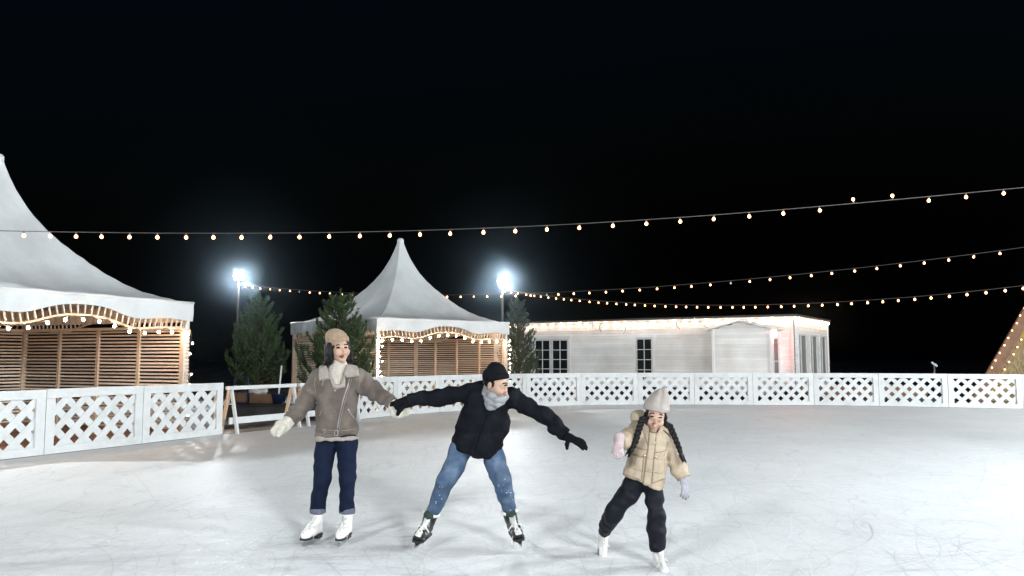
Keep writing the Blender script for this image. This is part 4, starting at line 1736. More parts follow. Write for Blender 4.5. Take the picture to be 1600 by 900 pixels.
# ------------------------------------------------------------------ skates
def skate(parent, ankle, toe_dir, up, s, style, h=.005):
    """boot whose blade touches the ice below; ankle = middle of the boot opening base, s = size factor"""
    R = basis(toe_dir, up)
    fig = style == 'figure'
    sd = SD(.02)
    sole = .068 if fig else .070
    sd.cone((0, -.065, sole + .040), (0, .02, sole + .038), .040, .041)
    sd.cone((0, .02, sole + .036), (0, .115, sole + .030), .042, .036)
    sd.cone((0, .10, sole + .028), (0, .135, sole + .024), .036, .028)
    top = .245 if fig else .225
    sd.cone((0, -.055, sole + .06), (0, -.062, top), .043, .052 if fig else .056, flat=True)
    sd.cone((0, .015, sole + .07), (0, -.045, top - .05), .036, .042)
    sd.cut((0, 0, sole), (0, 0, -1), .006)
    c0 = np.array(ankle, float)
    zl = top
    xf = lambda V: c0 + ((np.asarray(V) - (0, -.06, zl)) * s) @ R
    bt = solid('skate', sd, h / s * .9, 'white_leather' if fig else 'black_leather', parent, xf)
    loc = lambda p: tuple(xf(np.array([p]))[0])
    # sole and heel
    so = MB()

    def outline(z0, z1, pts):
        n = len(pts)
        pts = [(x * 1.14, y * 1.05) for x, y in pts] if z1 > sole else pts
        V = [(x, y, z0) for x, y in pts] + [(x, y, z1) for x, y in pts]
        so.add(xf(np.array(V)), [tuple(range(n - 1, -1, -1)), tuple(range(n, 2 * n))] + [(i, (i + 1) % n, n + (i + 1) % n, n + i) for i in range(n)])
    if fig:
        outline(sole - .010, sole + .004, [(-.030, -.10), (.030, -.10), (.030, -.02), (.038, .05), (.038, .11), (.022, .155), (-.022, .155), (-.038, .11), (-.038, .05), (-.030, -.02)])
        outline(sole - .034, sole - .010, [(-.030, -.10), (.030, -.10), (.028, -.03), (-.028, -.03)])
    else:
        outline(sole - .016, sole + .004, [(-.034, -.10), (.034, -.10), (.036, .0), (.040, .10), (.024, .158), (-.024, .158), (-.040, .10), (-.036, .0)])
        outline(.030, sole - .016, [(-.014, -.095), (.014, -.095), (.014, -.03), (-.014, -.03)])
        outline(.030, sole - .016, [(-.014, .03), (.014, .03), (.014, .12), (-.014, .12)])
        outline(.022, .034, [(-.008, -.10), (.008, -.10), (.008, .13), (-.008, .13)])
    so.build('sole', 'sole', bt)
    bl = MB()
    pr = [(-.125, .008), (-.11, .0), (.12, .0), (.150, .010), (.158, .026), (.13, .034), (-.12, .030)]
    V = [(-.0022, y, z) for y, z in pr] + [(.0022, y, z) for y, z in pr]
    n = len(pr)
    bl.add(xf(np.array(V)), [tuple(range(n - 1, -1, -1)), tuple(range(n, 2 * n))] + [(i, (i + 1) % n, n + (i + 1) % n, n + i) for i in range(n)])
    if fig:
        for y0, y1 in ((-.09, -.045), (.05, .11)):
            V = [(x, y, z) for x in (-.006, .006) for (y, z) in ((y0, .028), (y1, .028), (y1, sole - (.034 if y0 < 0 else .01)), (y0, sole - (.034 if y0 < 0 else .01)))]
            bl.add(xf(np.array(V)), [(3, 2, 1, 0), (4, 5, 6, 7), (0, 1, 5, 4), (1, 2, 6, 5), (2, 3, 7, 6), (3, 0, 4, 7)])
    bl.build('blade', 'steel', bt)
    # lacing: rows up the instep and the shaft, each a cord over the boot, plus a loose bow

    def hit(o, d):
        o, d = np.array(o, float), nrmz(d)
        t = 0.0
        for i in range(40):
            v = float(sd(np.array([o + d * t]))[0])
            t += v * .8
        return o + d * t
    # tongue strip
    rows = [(.085, .0), (.062, .0), (.040, .0), (.018, .0), (0, .13), (0, .155), (0, .18), (0, .205)] if fig else [(.10, 0), (.08, 0), (.06, 0), (.04, 0), (.02, 0), (0, .125), (0, .15), (0, .175)]
    lc = MB()
    ed = []
    for (y, z) in rows:
        pr_ = []
        for x in (-.021, -.007, .007, .021):
            if z == 0:
                q = hit((x, y, .40), (0, -.15, -1))
            else:
                q = hit((x, .3, z), (0, -1, -.12))
            pr_.append(q)
        ed.append(pr_)
    lw = .0035 if fig else .0060
    up_ = lambda q: q + np.array((0, .004, .003))
    for i, pr_ in enumerate(ed):
        lc.tube([loc(up_(q)) for q in pr_], lw * s, 5)
        if i + 1 < len(ed):
            nx = ed[i + 1]
            for g_ in (1, -1):
                a_, b2 = (pr_[0], nx[3]) if g_ > 0 else (pr_[3], nx[0])
                mid = (np.array(pr_[1]) + pr_[2] + nx[1] + nx[2]) / 4 + np.array((0, .006, .004))
                lc.tube([loc(up_(a_)), loc(mid + (0, .002, .002)), loc(up_(b2))], lw * s, 5)
    lq = ed[-1]
    rr = random.Random(int(abs(c0[0]) * 1000))
    for g_ in (-1, 1):
        a_ = (np.array(lq[1]) + lq[2]) / 2 + np.array((0, .008, 0))
        lp = [a_, a_ + (g_ * .03, .012, .012), a_ + (g_ * .055, .010, -.012), a_ + (g_ * .045, .010, -.035), a_ + (g_ * .015, .012, -.012), a_]
        lc.tube([loc(q) for q in lp], lw * s * .9, 5)
        lp = [a_, a_ + (g_ * .02, .014, -.03), a_ + (g_ * (.03 + .02 * rr.random()), .02, -.075), a_ + (g_ * .045, .03, -.11)]
        lc.tube([loc(q) for q in lp], lw * s * .9, 5)
    lc.build('lace', 'lace_white', bt, True)
    if not fig:
        tg = SD(.01)
        tg.cone((-.022, -.010, top - .005), (.022, -.010, top - .005), .016, .016)
        tg.cone((-.022, -.008, top + .012), (.022, -.008, top + .012), .012, .012, k=.03)
        tg.cone((0, -.01, top - .03), (0, -.006, top + .010), .020, .020, k=.03)
        solid('tongue', tg, .005, 'olive', bt, xf)
        rm = SD(.01)
        for i in range(16):
            a0, a1 = math.pi * (i / 8), math.pi * ((i + 1) / 8)
            rm.cone((.056 * math.cos(a0), -.058 + .060 * math.sin(a0), top + .006), (.056 * math.cos(a1), -.058 + .060 * math.sin(a1), top + .006), .0125, .0125)
        solid('collar', rm, .005, 'lace_white', bt, xf)
    return bt


# ------------------------------------------------------------------ gloves
def glove(parent, name, wrist, fwd, back, s, thumb, m, curl=(.25, .3, .35, .45), spread=.10, th_open=.7, cuff=.05, cuff_r=.036, h=.0045, cuff_m=None):
    """hand with palm, four fingers and thumb; fwd to the fingertips, back = direction of the back of the hand, thumb = +1/-1 side"""
    R = basis(fwd, back)      # x right, y to fingers, z back of hand
    sd = SD(.012)
    sd.cone((0, -cuff, 0), (0, .012, 0), cuff_r, .030, k=.02)
    sd.eseg((0, .01, 0), (0, .078, 0), (.036, .019), (.041, .016), (1, 0, 0), k=.02)
    L = (.066, .076, .070, .054)
    for i in range(4):
        sx = thumb * (.030 - .0203 * i)
        b0 = np.array((sx, .082 - .004 * abs(i - 1.2), 0.0))
        an = thumb * spread * (1.3 - .9 * i)
        d = np.array((math.sin(an), math.cos(an), 0))
        c = curl[i]
        p = [b0]
        a = c * .55
        for seg in (.45, .30, .25):
            dd = np.array((d[0] * math.cos(a), d[1] * math.cos(a), -math.sin(a)))
            p.append(p[-1] + dd * L[i] * seg * 1.08)
            a += c * 1.1
        sd.chain(p, [.0125, .0120, .0112, .0100], k=.006)
    t0 = np.array((thumb * .026, .018, -.004))
    d1 = nrmz((thumb * math.sin(th_open), math.cos(th_open), -.25))
    d2 = nrmz((thumb * math.sin(th_open * .8), math.cos(th_open * .8), -.35))
    sd.chain([t0, t0 + d1 * .042, t0 + d1 * .042 + d2 * .034], [.017, .0145, .0115], k=.010)
    c0 = np.array(wrist, float)
    xf = lambda V: c0 + (np.asarray(V) * s) @ R
    return solid(name, sd, h, m, parent, xf)


def feature_band(name, sd, pix, Y0, w, m, parent, thick=.0018):
    base = .0035 if m == 'eye' else .0016
    """thin raised stroke (brow, lash line) along a picture polyline"""
    pix = np.array(pix, float)
    d = np.gradient(pix, axis=0)
    nn = np.stack([-d[:, 1], d[:, 0]], 1)
    nn /= np.linalg.norm(nn, axis=1)[:, None]
    ww = w * np.sin(np.linspace(.5, math.pi - .35, len(pix)))[:, None] / 2
    poly = np.vstack([pix + nn * ww, (pix - nn * ww)[::-1]])
    return patch(name, sd, poly, Y0, thick, m, parent, step=.22, edge=.4, base=base)


def zip_(t, a, b):
    return [a[i] + (b[i] - a[i]) * t for i in range(len(a))]


# ================================================================== woman in the taupe jacket
YW = 6.88
W = lambda px, py, dy=0.0: P(px, py, YW + dy)
wo = root('person', G(517, YW), 'woman in taupe jacket, tan beanie and white skates holding the man by the hand', 'person')
hc = W(529.5, 544.5, -.05)
fwdW, upW = (.60, -.80, -.04), (-.07, -.05, 1)
RW = basis(fwdW, upW)
JW = dict(hd=hc, nk=W(527, 582), ch=W(526, 612), pv=W(526, 662), sl=W(498, 592), el=W(475, 630, .02), wl=W(455, 655, -.08), ml=W(451, 659, -.10),
          sr=W(558, 590), er=W(584, 612, .0), wr=W(610, 629, -.12), mr=W(614, 633, -.13),
          hl=W(510, 690), kl=W(503, 745, -.02), al=W(496.5, 804, .02), hr=W(542, 690), kr=W(542.5, 745, -.02), ar=W(542.5, 804, .02))
bd = SD(.02)
wv = head(bd, hc, RW, 1.0)
limbs_body(bd, JW)
body = solid('body', bd, .0048, 'skin', wo)
hd_s = SD(.02)
head(hd_s, hc, RW, 1.0)
# features
feature_band('eyebrow', hd_s, [(524.6, 540.6), (526.5, 538.9), (529, 538.6), (531.6, 539.6)], YW, 1.8, 'brow', body)
feature_band('eyebrow', hd_s, [(537.6, 539.4), (539.5, 538.3), (541.3, 538.2), (543, 538.9)], YW, 1.7, 'brow', body)
feature_band('eye', hd_s, [(525.9, 544.3), (527.6, 543.0), (529.8, 543.0), (531.9, 544.1)], YW, 2.4, 'eye', body)
feature_band('eye', hd_s, [(537.7, 543.9), (539.2, 542.7), (541, 542.7), (542.4, 543.6)], YW, 2.3, 'eye', body)
patch('lips', hd_s, [(530.0, 556.4), (532.2, 555.2), (534.2, 555.5), (536, 555.0), (538.3, 556.0), (537, 558.2), (534.5, 559.2), (532, 558.6)], YW, .002, 'lip', body, step=.3, edge=.6, base=.001)
# hair: blunt chin length bob
hs = SD(.015)
w = wv
hs.ell(w((0, -.030, .030)), (.090, .100, .088), RW)
for g_ in (-1, 1):
    hs.chain([w((g_ * .070, -.005, .03)), w((g_ * .083, .000, -.04)), w((g_ * .092, .0, -.10))], [.034, .036, .030], k=.02)
    hs.chain([w((g_ * .05, -.06, .0)), w((g_ * .065, -.055, -.10))], [.055, .045], k=.02)
    hs.cone(w((g_ * .088, .0, -.075)), w((g_ * .135, -.012, -.128)), .030, .012)
    hs.cone(w((g_ * .08, -.03, -.075)), w((g_ * .118, -.05, -.135)), .034, .014)
hs.cone(w((0, -.08, .0)), w((0, -.075, -.10)), .06, .05)
hs.mods.append(wob(3, 95, .0035))
hs.mods.append(lambda p: .003 * np.sin(170 * ((p - A3(hc)) @ RW[0]) + 3 * np.sin(60 * ((p - A3(hc)) @ RW[1]))))
# keep the face clear
hs.ell(w((0, .085, -.02)), (.062, .065, .105), RW, k=.008, op='-')
hs.cut(w((0, .0, -.134)), tuple(-RW[2]), .012)
solid('hair', hs, .005, 'hair', wo)
# beanie with turned-up brim, pulled back
ht = SD(.02)
ht.ell(w((0, -.035, .070)), (.094, .108, .088), RW)
ht.ell(w((.02, -.045, .110)), (.070, .085, .062), RW)
ht.mods.append(wob(5, 45, .003))
nb = nrmz(RW[2] * -1 + RW[1] * .62 - RW[0] * .38)
ht.cut(w((0, .06, .052)), tuple(nb), .008)
ht.mods.append(lambda p: .0009 * np.sin(420 * ((p - A3(hc)) @ RW[0])))
hat = solid('hat', ht, .005, 'tan_knit', wo)
br = SD(.01)
br.ell(w((0, -.035, .070)), (.101, .115, .093), RW)
br.cut(w((0, .06, .046)), tuple(nb), .008)
br.cut(w((0, .06, .100)), tuple(-nb), .010)
br.mods.append(lambda p: .0009 * np.sin(420 * ((p - A3(hc)) @ RW[0])))
solid('brim', br, .005, 'tan_knit', hat)
# roll neck
rn = SD(.02)
for i in range(8):
    pass
rn.eseg(W(528.5, 571, -.02), W(527.5, 584, -.01), (.078, .078), (.086, .080), (1, 0, 0))
rn.eseg(W(528, 586, -.01), W(527, 640, -.03), (.09, .10), (.075, .105), (1, 0, 0))
rn.mods.append(lambda p: .0022 * np.sin(300 * p[:, 2] + 2 * np.sin(30 * p[:, 0])) * (p[:, 2] < 3))
rn.mods.append(wob(8, 50, .003))
solid('jumper', rn, .006, 'knit_cream', wo)
# trousers
tr = SD(.012)
tr.eseg(W(526, 666), W(526, 671), (.160, .115), (.160, .115), (1, 0, 0))
tr.cone(W(524, 672), W(511, 690), .10, .088)
tr.cone(W(528, 672), W(541, 690), .10, .086)
tr.chain([W(509.5, 692), W(505, 728, -.012), W(503, 748, -.03), W(499.5, 772, .0), W(496.5, 799, .02)], [.090, .080, .072, .066, .0635], flat=True, rip=(.002, 60, 1))
tr.chain([W(542.5, 692), W(542, 728, -.012), W(542.5, 748, -.03), W(542, 772, .0), W(542.3, 799, .02)], [.088, .078, .070, .064, .0615], flat=True, rip=(.002, 55, 2))
tr.mods.append(wob(11, 28, .005))
tr.mods.append(wob(12, 60, .002))
jeans = solid('trousers', tr, .0075, 'navy_denim', wo)
for (x, r0) in ((496.6, .069), (542.3, .067)):
    cf = SD(.005)
    cf.cone(W(x + .3, 793.5, .018), W(x, 801.5, .02), r0, r0, flat=True)
    cf.cut(W(x, 793.2, .02), (0, 0, 1), .004)
    cf.mods.append(wob(13, 40, .003))
    solid('turn_up', cf, .006, 'denim_inside', jeans)
# jacket
jk = SD(.03)
jk.eseg(W(526, 597), W(526, 628), (.155, .112), (.172, .128), (1, .05, 0), pw=2.4)
jk.eseg(W(526, 628), W(526, 690), (.172, .128), (.176, .132), (1, .05, 0), pw=2.5)
jk.chain([W(509, 588), W(500, 592)], [.085, .082])
jk.chain([W(545, 588), W(556, 590)], [.085, .078])
jk.chain([W(498, 595), W(486, 614, .02), W(475, 632, .02), W(464, 645, -.03), W(453, 656, -.09)], [.082, .078, .070, .064, .058], k=.03, flat=True, rip=(.004, 75, 0))
jk.chain([W(558, 592), W(572, 602, .01), W(586, 612, .0), W(600, 621.5, -.06), W(613.5, 630, -.12)], [.082, .073, .062, .056, .048], k=.03, flat=True, rip=(.005, 80, 2))
jl = SD(.03)
jl.it = list(jk.it)
jk.cut(W(526, 681), (.02, 0, -1), .012)
jk.ell(W(527.5, 583, -.03), (.088, .15, .085), None, k=.02, op='-')
jk.cone(W(529, 590, -.16), W(532, 603, -.17), .075, .02, k=.02, op='-')
jk.mods.append(wob(17, 16, .008))
jk.mods.append(wob(18, 38, .005))


def sleeve_folds(p):
    out = 0
    for (a, b, fr, ph) in ((W(564, 590), W(612, 629, -.1), 42, .3), (W(496, 596), W(455, 655, -.08), 38, 1.2)):
        a, b = A3(a), A3(b)
        d = (b - a) / np.linalg.norm(b - a)
        q = p - a
        s_ = q @ d
        v = q[:, 2] * .9 + q[:, 1] * .4
        on = np.clip(s_ / .03, 0, 1) * np.clip((np.linalg.norm(b - a) - s_) / .05, 0, 1) * (np.linalg.norm(q - s_[:, None] * d, axis=1) < .14)
        out = out + on * .006 * np.sin(fr * 1.9 * s_ + 26 * v + ph + 1.3 * np.sin(11 * s_ + 30 * v))
    return out


jk.mods.append(sleeve_folds)
jacket = solid('jacket', jk, .0072, 'suede', wo)
# shearling hem and cuffs
hm_ = SD(.02)
hm_.eseg(W(526, 679), W(526.5, 687), (.182, .138), (.182, .138), (1, .05, 0), pw=2.5)
hm_.cut(W(526, 680.5), (.02, 0, 1), .01)
hm_.cut(W(526, 687.2), (.03, 0, -1), .012)
hm_.mods.append(wob(21, 70, .004))
solid('shearling_hem', hm_, .007, 'shearling', jacket)
# lapels
patch('lapel', jl, [(499.5, 573), (503, 569.5), (510, 571), (513, 580), (517.5, 592), (521, 604), (516.5, 592.5), (508, 593.5), (499, 595.2), (498.2, 586)], YW, .016, 'shearling', jacket, edge=2, base=.005)
patch('lapel', jl, [(513, 580), (517.5, 590), (524, 601), (532, 600.5), (535.6, 592), (537.5, 585.5), (539.2, 593), (539, 604.5), (530, 607.2), (520.5, 606), (518, 599)], YW, .016, 'shearling', jacket, edge=2, base=.012)
patch('lapel', jl, [(540, 577), (544, 567.5), (551, 566.5), (557, 571), (560.2, 580), (561, 587.5), (551, 589.5), (541.5, 590.5), (537.5, 586)], YW, .016, 'shearling', jacket, edge=2, base=.005)
seam('lapel_edge', jk, [(541.5, 591.5), (551, 590.5), (561, 588.5)], YW, .004, 'suede', jacket, .004)
# zip, pockets, belt and seams
seam('zip', jk, [(546, 592), (543, 604), (538.5, 617), (535, 630), (531.5, 645), (528.5, 660), (527, 670)], YW, .0052, 'metal', jacket, .003)
seam('seam', jk, [(549, 592), (546, 604), (541.5, 618), (537.5, 632), (534, 647), (531, 660), (529.5, 672)], YW, .0035, 'stitch', jacket, .001)
seam('pocket_zip', jk, [(543.5, 639), (548, 647), (555, 656)], YW, .006, 'steel', jacket, .003)
seam('pocket_zip', jk, [(503, 641), (499, 650)], YW, .004, 'stitch', jacket, .001)
seam('belt', jk, [(492, 672), (505, 674), (520, 676), (533, 676.5), (545, 675), (561, 671)], YW, .011, 'suede', jacket, .001, 6)
seam('seam', jk, [(492, 669), (505, 671), (520, 673), (533, 673.5), (545, 672), (561, 668)], YW, .003, 'stitch', jacket, .000)
seam('buckle', jk, [(523, 672), (528, 672.2), (528, 680.5), (523, 680), (523, 672)], YW, .004, 'metal', jacket, .010)
seam('buckle', jk, [(504.5, 673), (508, 670.5), (509, 675), (505.5, 677.5)], YW, .004, 'metal', jacket, .008)
seam('strap', jk, [(506, 594), (504.6, 598), (503.4, 603)], YW, .005, 'shearling', jacket, .004)
seam('seam', jk, [(493, 590), (491.5, 600), (493, 612), (494, 622)], YW, .003, 'stitch', jacket, .000)
seam('seam', jk, [(561.5, 584), (562.5, 596), (560, 607), (558, 615)], YW, .003, 'stitch', jacket, .000)
# cuffs
for (a, b, r0, r1) in ((W(458.5, 650, -.062), W(452.3, 656.8, -.094), .066, .062), (W(607.5, 626.6, -.095), W(614.2, 630.4, -.124), .055, .053)):
    cf = SD(.006)
    cf.cone(a, b, r0, r1, flat=True)
    cf.cut(a, A3(a) - A3(b), .006)
    solid('cuff', cf, .006, 'suede', jacket)
# mittens
mt = SD(.02)
mt.chain([W(456, 652, -.075), W(449, 660, -.105)], [.046, .050])
mt.eseg(W(449, 660, -.105), W(438, 668.5, -.14), (.052, .040), (.058, .036), (.6, 0, -.8))
mt.eseg(W(438, 668.5, -.14), W(428.5, 675.5, -.165), (.058, .036), (.043, .028), (.6, 0, -.8))
mt.chain([W(442, 668, -.17), W(437.5, 675, -.20), W(434.5, 680, -.21)], [.026, .023, .017])
mt.mods.append(wob(23, 70, .0035))
mit = solid('mitten', mt, .0055, 'mitten', wo)
mt = SD(.02)
mt.chain([W(611, 628.5, -.11), W(616, 635, -.13)], [.040, .044])
mt.chain([W(615.5, 636, -.13), W(620.5, 645.5, -.16)], [.043, .047])
mt.chain([W(620.5, 645.5, -.16), W(635, 642.5, -.17)], [.036, .033])
mt.ell(W(628, 646, -.16), (.05, .035, .028))
mt.cone(W(616, 640, -.16), W(615, 648, -.18), .026, .022)
mt.mods.append(wob(24, 70, .0035))
solid('mitten', mt, .0055, 'mitten', wo)
# skates
skate(wo, W(497, 801, .02), (-.30, -.95, 0), (.04, -.02, 1), 1.0, 'figure')
skate(wo, W(542.3, 801, .02), (-.10, -.99, 0), (.0, -.02, 1), 1.0, 'figure')

# ================================================================== man in black
YM = 6.62
Q = lambda px, py, dy=0.0: P(px, py, YM + dy)
man = root('person', G(738, YM), 'man in black jacket, black beanie and blue jeans leaning with both arms spread', 'person')
hc = Q(775.5, 600, -.14)
RM = basis((.80, -.50, -.36), (-.20, .06, 1))
JM = dict(hd=hc, nk=Q(765, 618, -.06), ch=Q(761, 642, -.02), pv=Q(745, 674, .05), sl=Q(727, 613, .02), el=Q(682, 621, .06), wl=Q(643, 626, .08), ml=Q(638, 627, .075),
          sr=Q(799, 622, -.04), er=Q(854, 651, -.10), wr=Q(884, 678, -.16), mr=Q(887, 681, -.17),
          hl=Q(721, 705, .06), kl=Q(697, 752, -.02), al=Q(673, 805, .10), hr=Q(769, 705, .06), kr=Q(783, 750, -.02), ar=Q(796, 802, .10))
bd = SD(.02)
wv = head(bd, hc, RM, .98)
limbs_body(bd, JM)
body = solid('body', bd, .0048, 'skin', man)
hd_m = SD(.02)
head(hd_m, hc, RM, .98)
w = wv
feature_band('eyebrow', hd_m, [(784.6, 600.4), (787, 599.0), (790, 598.6), (793.2, 599.4)], YM, 2.3, 'brow', body)
feature_band('eye', hd_m, [(787.6, 602.9), (789.4, 601.8), (791.2, 601.7), (792.6, 602.4)], YM, 2.3, 'eye', body)
patch('lips', hd_m, [(786.4, 613.6), (788.5, 612.2), (791.4, 612.0), (792, 613.2), (790, 615.0), (787.5, 615.2)], YM, .002, 'lip_soft', body, step=.3, edge=.6, base=.001)
hs = SD(.012)
hs.ell(w((0, -.035, .020)), (.080, .090, .080), RM)
for g_ in (-1, 1):
    hs.cone(w((g_ * .070, .012, .02)), w((g_ * .071, .016, -.012)), .012, .008)
hs.cut(w((0, -.02, -.045)), tuple(-RM[2]), .01)
hs.ell(w((0, .09, -.02)), (.07, .06, .10), RM, k=.008, op='-')
solid('hair', hs, .005, 'hair', man)
ht = SD(.02)
ht.ell(w((0, -.028, .058)), (.094, .112, .084), RM)
ht.ell(w((0, -.045, .110)), (.066, .080, .062), RM)
nb = nrmz(RM[2] * -1 + RM[1] * .55)
ht.cut(w((0, -.02, .028)), tuple(nb), .008)
ht.mods.append(wob(31, 45, .004))
hat = solid('hat', ht, .005, 'black_knit', man)
br = SD(.01)
br.ell(w((0, -.028, .058)), (.101, .119, .092), RM)
br.cut(w((0, -.02, .024)), tuple(nb), .008)
br.cut(w((0, -.02, .082)), tuple(-nb), .012)
br.mods.append(lambda p: .0010 * np.sin(420 * ((p - A3(hc)) @ RM[0])))
solid('brim', br, .005, 'black_knit', hat)
# snood round the neck
sn = SD(.005)
sn.eseg(Q(764, 606, -.06), Q(766, 624, -.07), (.066, .072), (.080, .080), (1, -.3, .1))
sn.eseg(Q(767, 626, -.09), Q(762.5, 638, -.12), (.074, .060), (.036, .05), (1, -.2, .1), k=.02)
sn.chain([Q(756.5, 597, -.02), Q(760, 608, -.10), Q(767, 618, -.18), Q(777, 624.5, -.215), Q(787, 623.5, -.19), Q(791, 619.5, -.12)], [.028, .031, .030, .030, .027, .026])
sn.chain([Q(755.5, 604, -.02), Q(758.5, 617, -.11), Q(766, 628.5, -.18), Q(776, 631.5, -.20), Q(785, 628, -.17)], [.030, .032, .030, .028, .024])
sn.chain([Q(756, 614, -.05), Q(759.5, 628, -.13), Q(765, 637, -.165), Q(772, 637, -.17)], [.028, .030, .027, .020])


def drape(p):
    q = p - A3(Q(758, 600, -.1))
    a = q @ nrmz((.55, 0, -.85)).astype(np.float32)
    b = q @ nrmz((.85, -.2, .5)).astype(np.float32)
    return .003 * np.sin(110 * a - 190 * b * b + .8) * (.5 + .5 * np.sin(18 * b + 1))


sn.mods.append(drape)
sn.mods.append(wob(33, 55, .003))
solid('snood', sn, .006, 'grey_knit', man)
# jeans
tr = SD(.012)
tr.eseg(Q(744, 676, .06), Q(744, 688, .06), (.150, .115), (.150, .115), (1, 0, 0))
tr.cone(Q(740, 686, .06), Q(722, 702, .05), .11, .098)
tr.cone(Q(748, 686, .06), Q(767, 702, .05), .11, .094)
tr.chain([Q(721, 703, .05), Q(711, 727, .01), Q(697, 753, -.04), Q(688, 775, .02), Q(676, 799, .085)], [.098, .082, .072, .065, .060], flat=True, rip=(.003, 62, 1))
tr.chain([Q(767.5, 703, .05), Q(774, 725, .01), Q(782, 749, -.05), Q(789.5, 773, .02), Q(794.5, 795, .085)], [.094, .080, .075, .068, .059], flat=True, rip=(.004, 62, 3))
tr.mods.append(wob(35, 26, .009))
tr.mods.append(wob(36, 55, .0028))
jeans = solid('trousers', tr, .0075, 'blue_denim', man)
rs = np.random.default_rng(3)
# snow stuck to the knees and shins: small flat clots on the cloth, joined
pts = []
for (cx, cy, sx, sy, n_) in ((690, 762, 5, 5, 10), (682, 781, 6, 8, 10), (788, 763, 6, 8, 16), (797, 781, 4, 9, 20), (799, 768, 3, 5, 10)):
    pts += [(cx + rs.normal(0, sx * .7), cy + rs.normal(0, sy * .7)) for _ in range(n_)]
hp3 = trace(tr, np.array(pts), YM)
ok = ~np.isnan(hp3).any(1)
hp3 = hp3[ok]
gg = tr.grad(hp3)
V, Fc = [], []
for p, g_ in zip(hp3, gg):
    r0 = .0015 + .0055 * rs.random() ** 2
    a = nrmz(np.cross(g_, rs.normal(0, 1, 3)))
    b = np.cross(g_, a)
    q = len(V)
    n_ = 7
    for k in range(n_):
        rr = r0 * rs.uniform(.5, 1.3)
        V.append(p + (a * math.cos(k * 6.283 / n_) + b * math.sin(k * 6.283 / n_)) * rr - g_ * .0005)
    V.append(p + g_ * min(.004, r0 * .5))
    Fc += [(q + k, q + (k + 1) % n_, q + n_) for k in range(n_)]
o = mesh('snow_clots', V, Fc, 'snow_dust', jeans, True)
tag(o, kind='stuff')
# jacket
jk = SD(.03)
jk.eseg(Q(761, 621, -.03), Q(757, 655, .0), (.185, .125), (.210, .150), (1, -.08, -.05), pw=2.3)
jk.eseg(Q(757, 655, .0), Q(743.5, 690, .05), (.210, .150), (.200, .152), (1, -.05, .03), pw=2.4)
jk.eseg(Q(743.5, 690, .05), Q(743, 716, .06), (.200, .152), (.185, .150), (1, 0, .03), pw=2.4)
jk.chain([Q(748, 614, -.01), Q(729, 613, .02)], [.085, .082])
jk.chain([Q(776, 618, -.03), Q(797, 622, -.04)], [.085, .085])
jk.chain([Q(729, 614, .02), Q(706, 618, .04), Q(682, 620.5, .06), Q(662, 623.5, .07), Q(641, 626, .08)], [.084, .074, .063, .056, .046], k=.03, flat=True, rip=(.004, 70, 0))
jk.chain([Q(798, 623, -.04), Q(826, 636.5, -.07), Q(850, 650, -.10), Q(867, 664, -.13), Q(882.5, 679.5, -.16)], [.085, .075, .070, .058, .050], k=.03, flat=True, rip=(.005, 60, 2))
jk.cut(Q(744, 709, .06), (-.22, 0, -1), .01)
jk.ell(Q(766, 612, -.10), (.085, .11, .085), None, k=.02, op='-')
jk.cone(Q(768, 622, -.22), Q(761.5, 646, -.22), .085, .02, k=.015, op='-')
jk.mods.append(wob(41, 14, .010))
jk.mods.append(wob(42, 36, .007))
jk.mods.append(wob(43, 75, .003))
jacket = solid('jacket', jk, .0075, 'black_wool', man)
seam('placket', jk, [(761, 649), (757, 662), (750, 680), (744, 700), (742, 711)], YM, .006, 'black_knit', jacket, .001)
seam('placket', jk, [(754, 652), (750, 664), (743, 682), (737, 699), (735, 710)], YM, .0035, 'black_knit', jacket, .000)
patch('collar', jk, [(752, 603), (756, 598), (757, 606), (757.5, 620), (759, 636), (761, 650), (756, 640), (751.5, 622)], YM, .012, 'black_wool', jacket, edge=2)
patch('collar', jk, [(789, 617), (795, 612), (797, 619), (787, 631), (776, 641), (763, 650), (771, 637), (781, 626)], YM, .012, 'black_wool', jacket, edge=2)
patch('pocket_flap', jk, [(766, 674), (779, 667), (781, 671), (768, 679)], YM, .006, 'black_wool', jacket, edge=1.5)
patch('pocket_flap', jk, [(714, 672), (727, 679), (726, 684), (712, 677)], YM, .006, 'black_wool', jacket, edge=1.5)
seam('cuff_edge', jk, [(877, 688), (881, 681), (886.5, 674)], YM, .006, 'black_knit', jacket, .001)
# gloves: one gripping her mitten, one open
gl = SD(.012)
gl.chain([Q(646, 626, .08), Q(636, 627.5, .07)], [.042, .041], k=.02)
gl.eseg(Q(637, 627.5, .065), Q(620.5, 633, .055), (.048, .034), (.046, .030), (.35, .1, .9), k=.02)
for i, (kx, ky, mx_, my, ex, ey, dz) in enumerate(((621, 628, 612.5, 630.5, 610, 637.5, .03), (620, 631, 611.5, 634.5, 611, 642, .05), (622, 634, 613.5, 638.5, 613.5, 646, .075), (625, 637, 617, 642, 617.5, 648, .10))):
    gl.chain([Q(kx, ky, .06 + dz * .3), Q(mx_, my, .06 + dz), Q(ex, ey, .085 + dz)], [.0165, .0150, .0125], k=.007)
gl.chain([Q(633, 632, .035), Q(625.5, 639, -.01), Q(621.5, 647, .0)], [.025, .0215, .0165], k=.012)
solid('glove', gl, .0045, 'black_knit', man)
a, b = Q(882, 678, -.16), Q(911.5, 690.5, -.24)
glove(man, 'glove', Q(887.5, 683, -.172), tuple(b - a), (.25, -.55, .8), 1.13, 1, 'black_knit', curl=(.18, .22, .28, .36), spread=.08, th_open=1.25, cuff=.05, cuff_r=.040)
skate(man, Q(673.5, 803, .10), (-.22, -.97, -.04), (.30, .02, 1), 1.08, 'hockey')
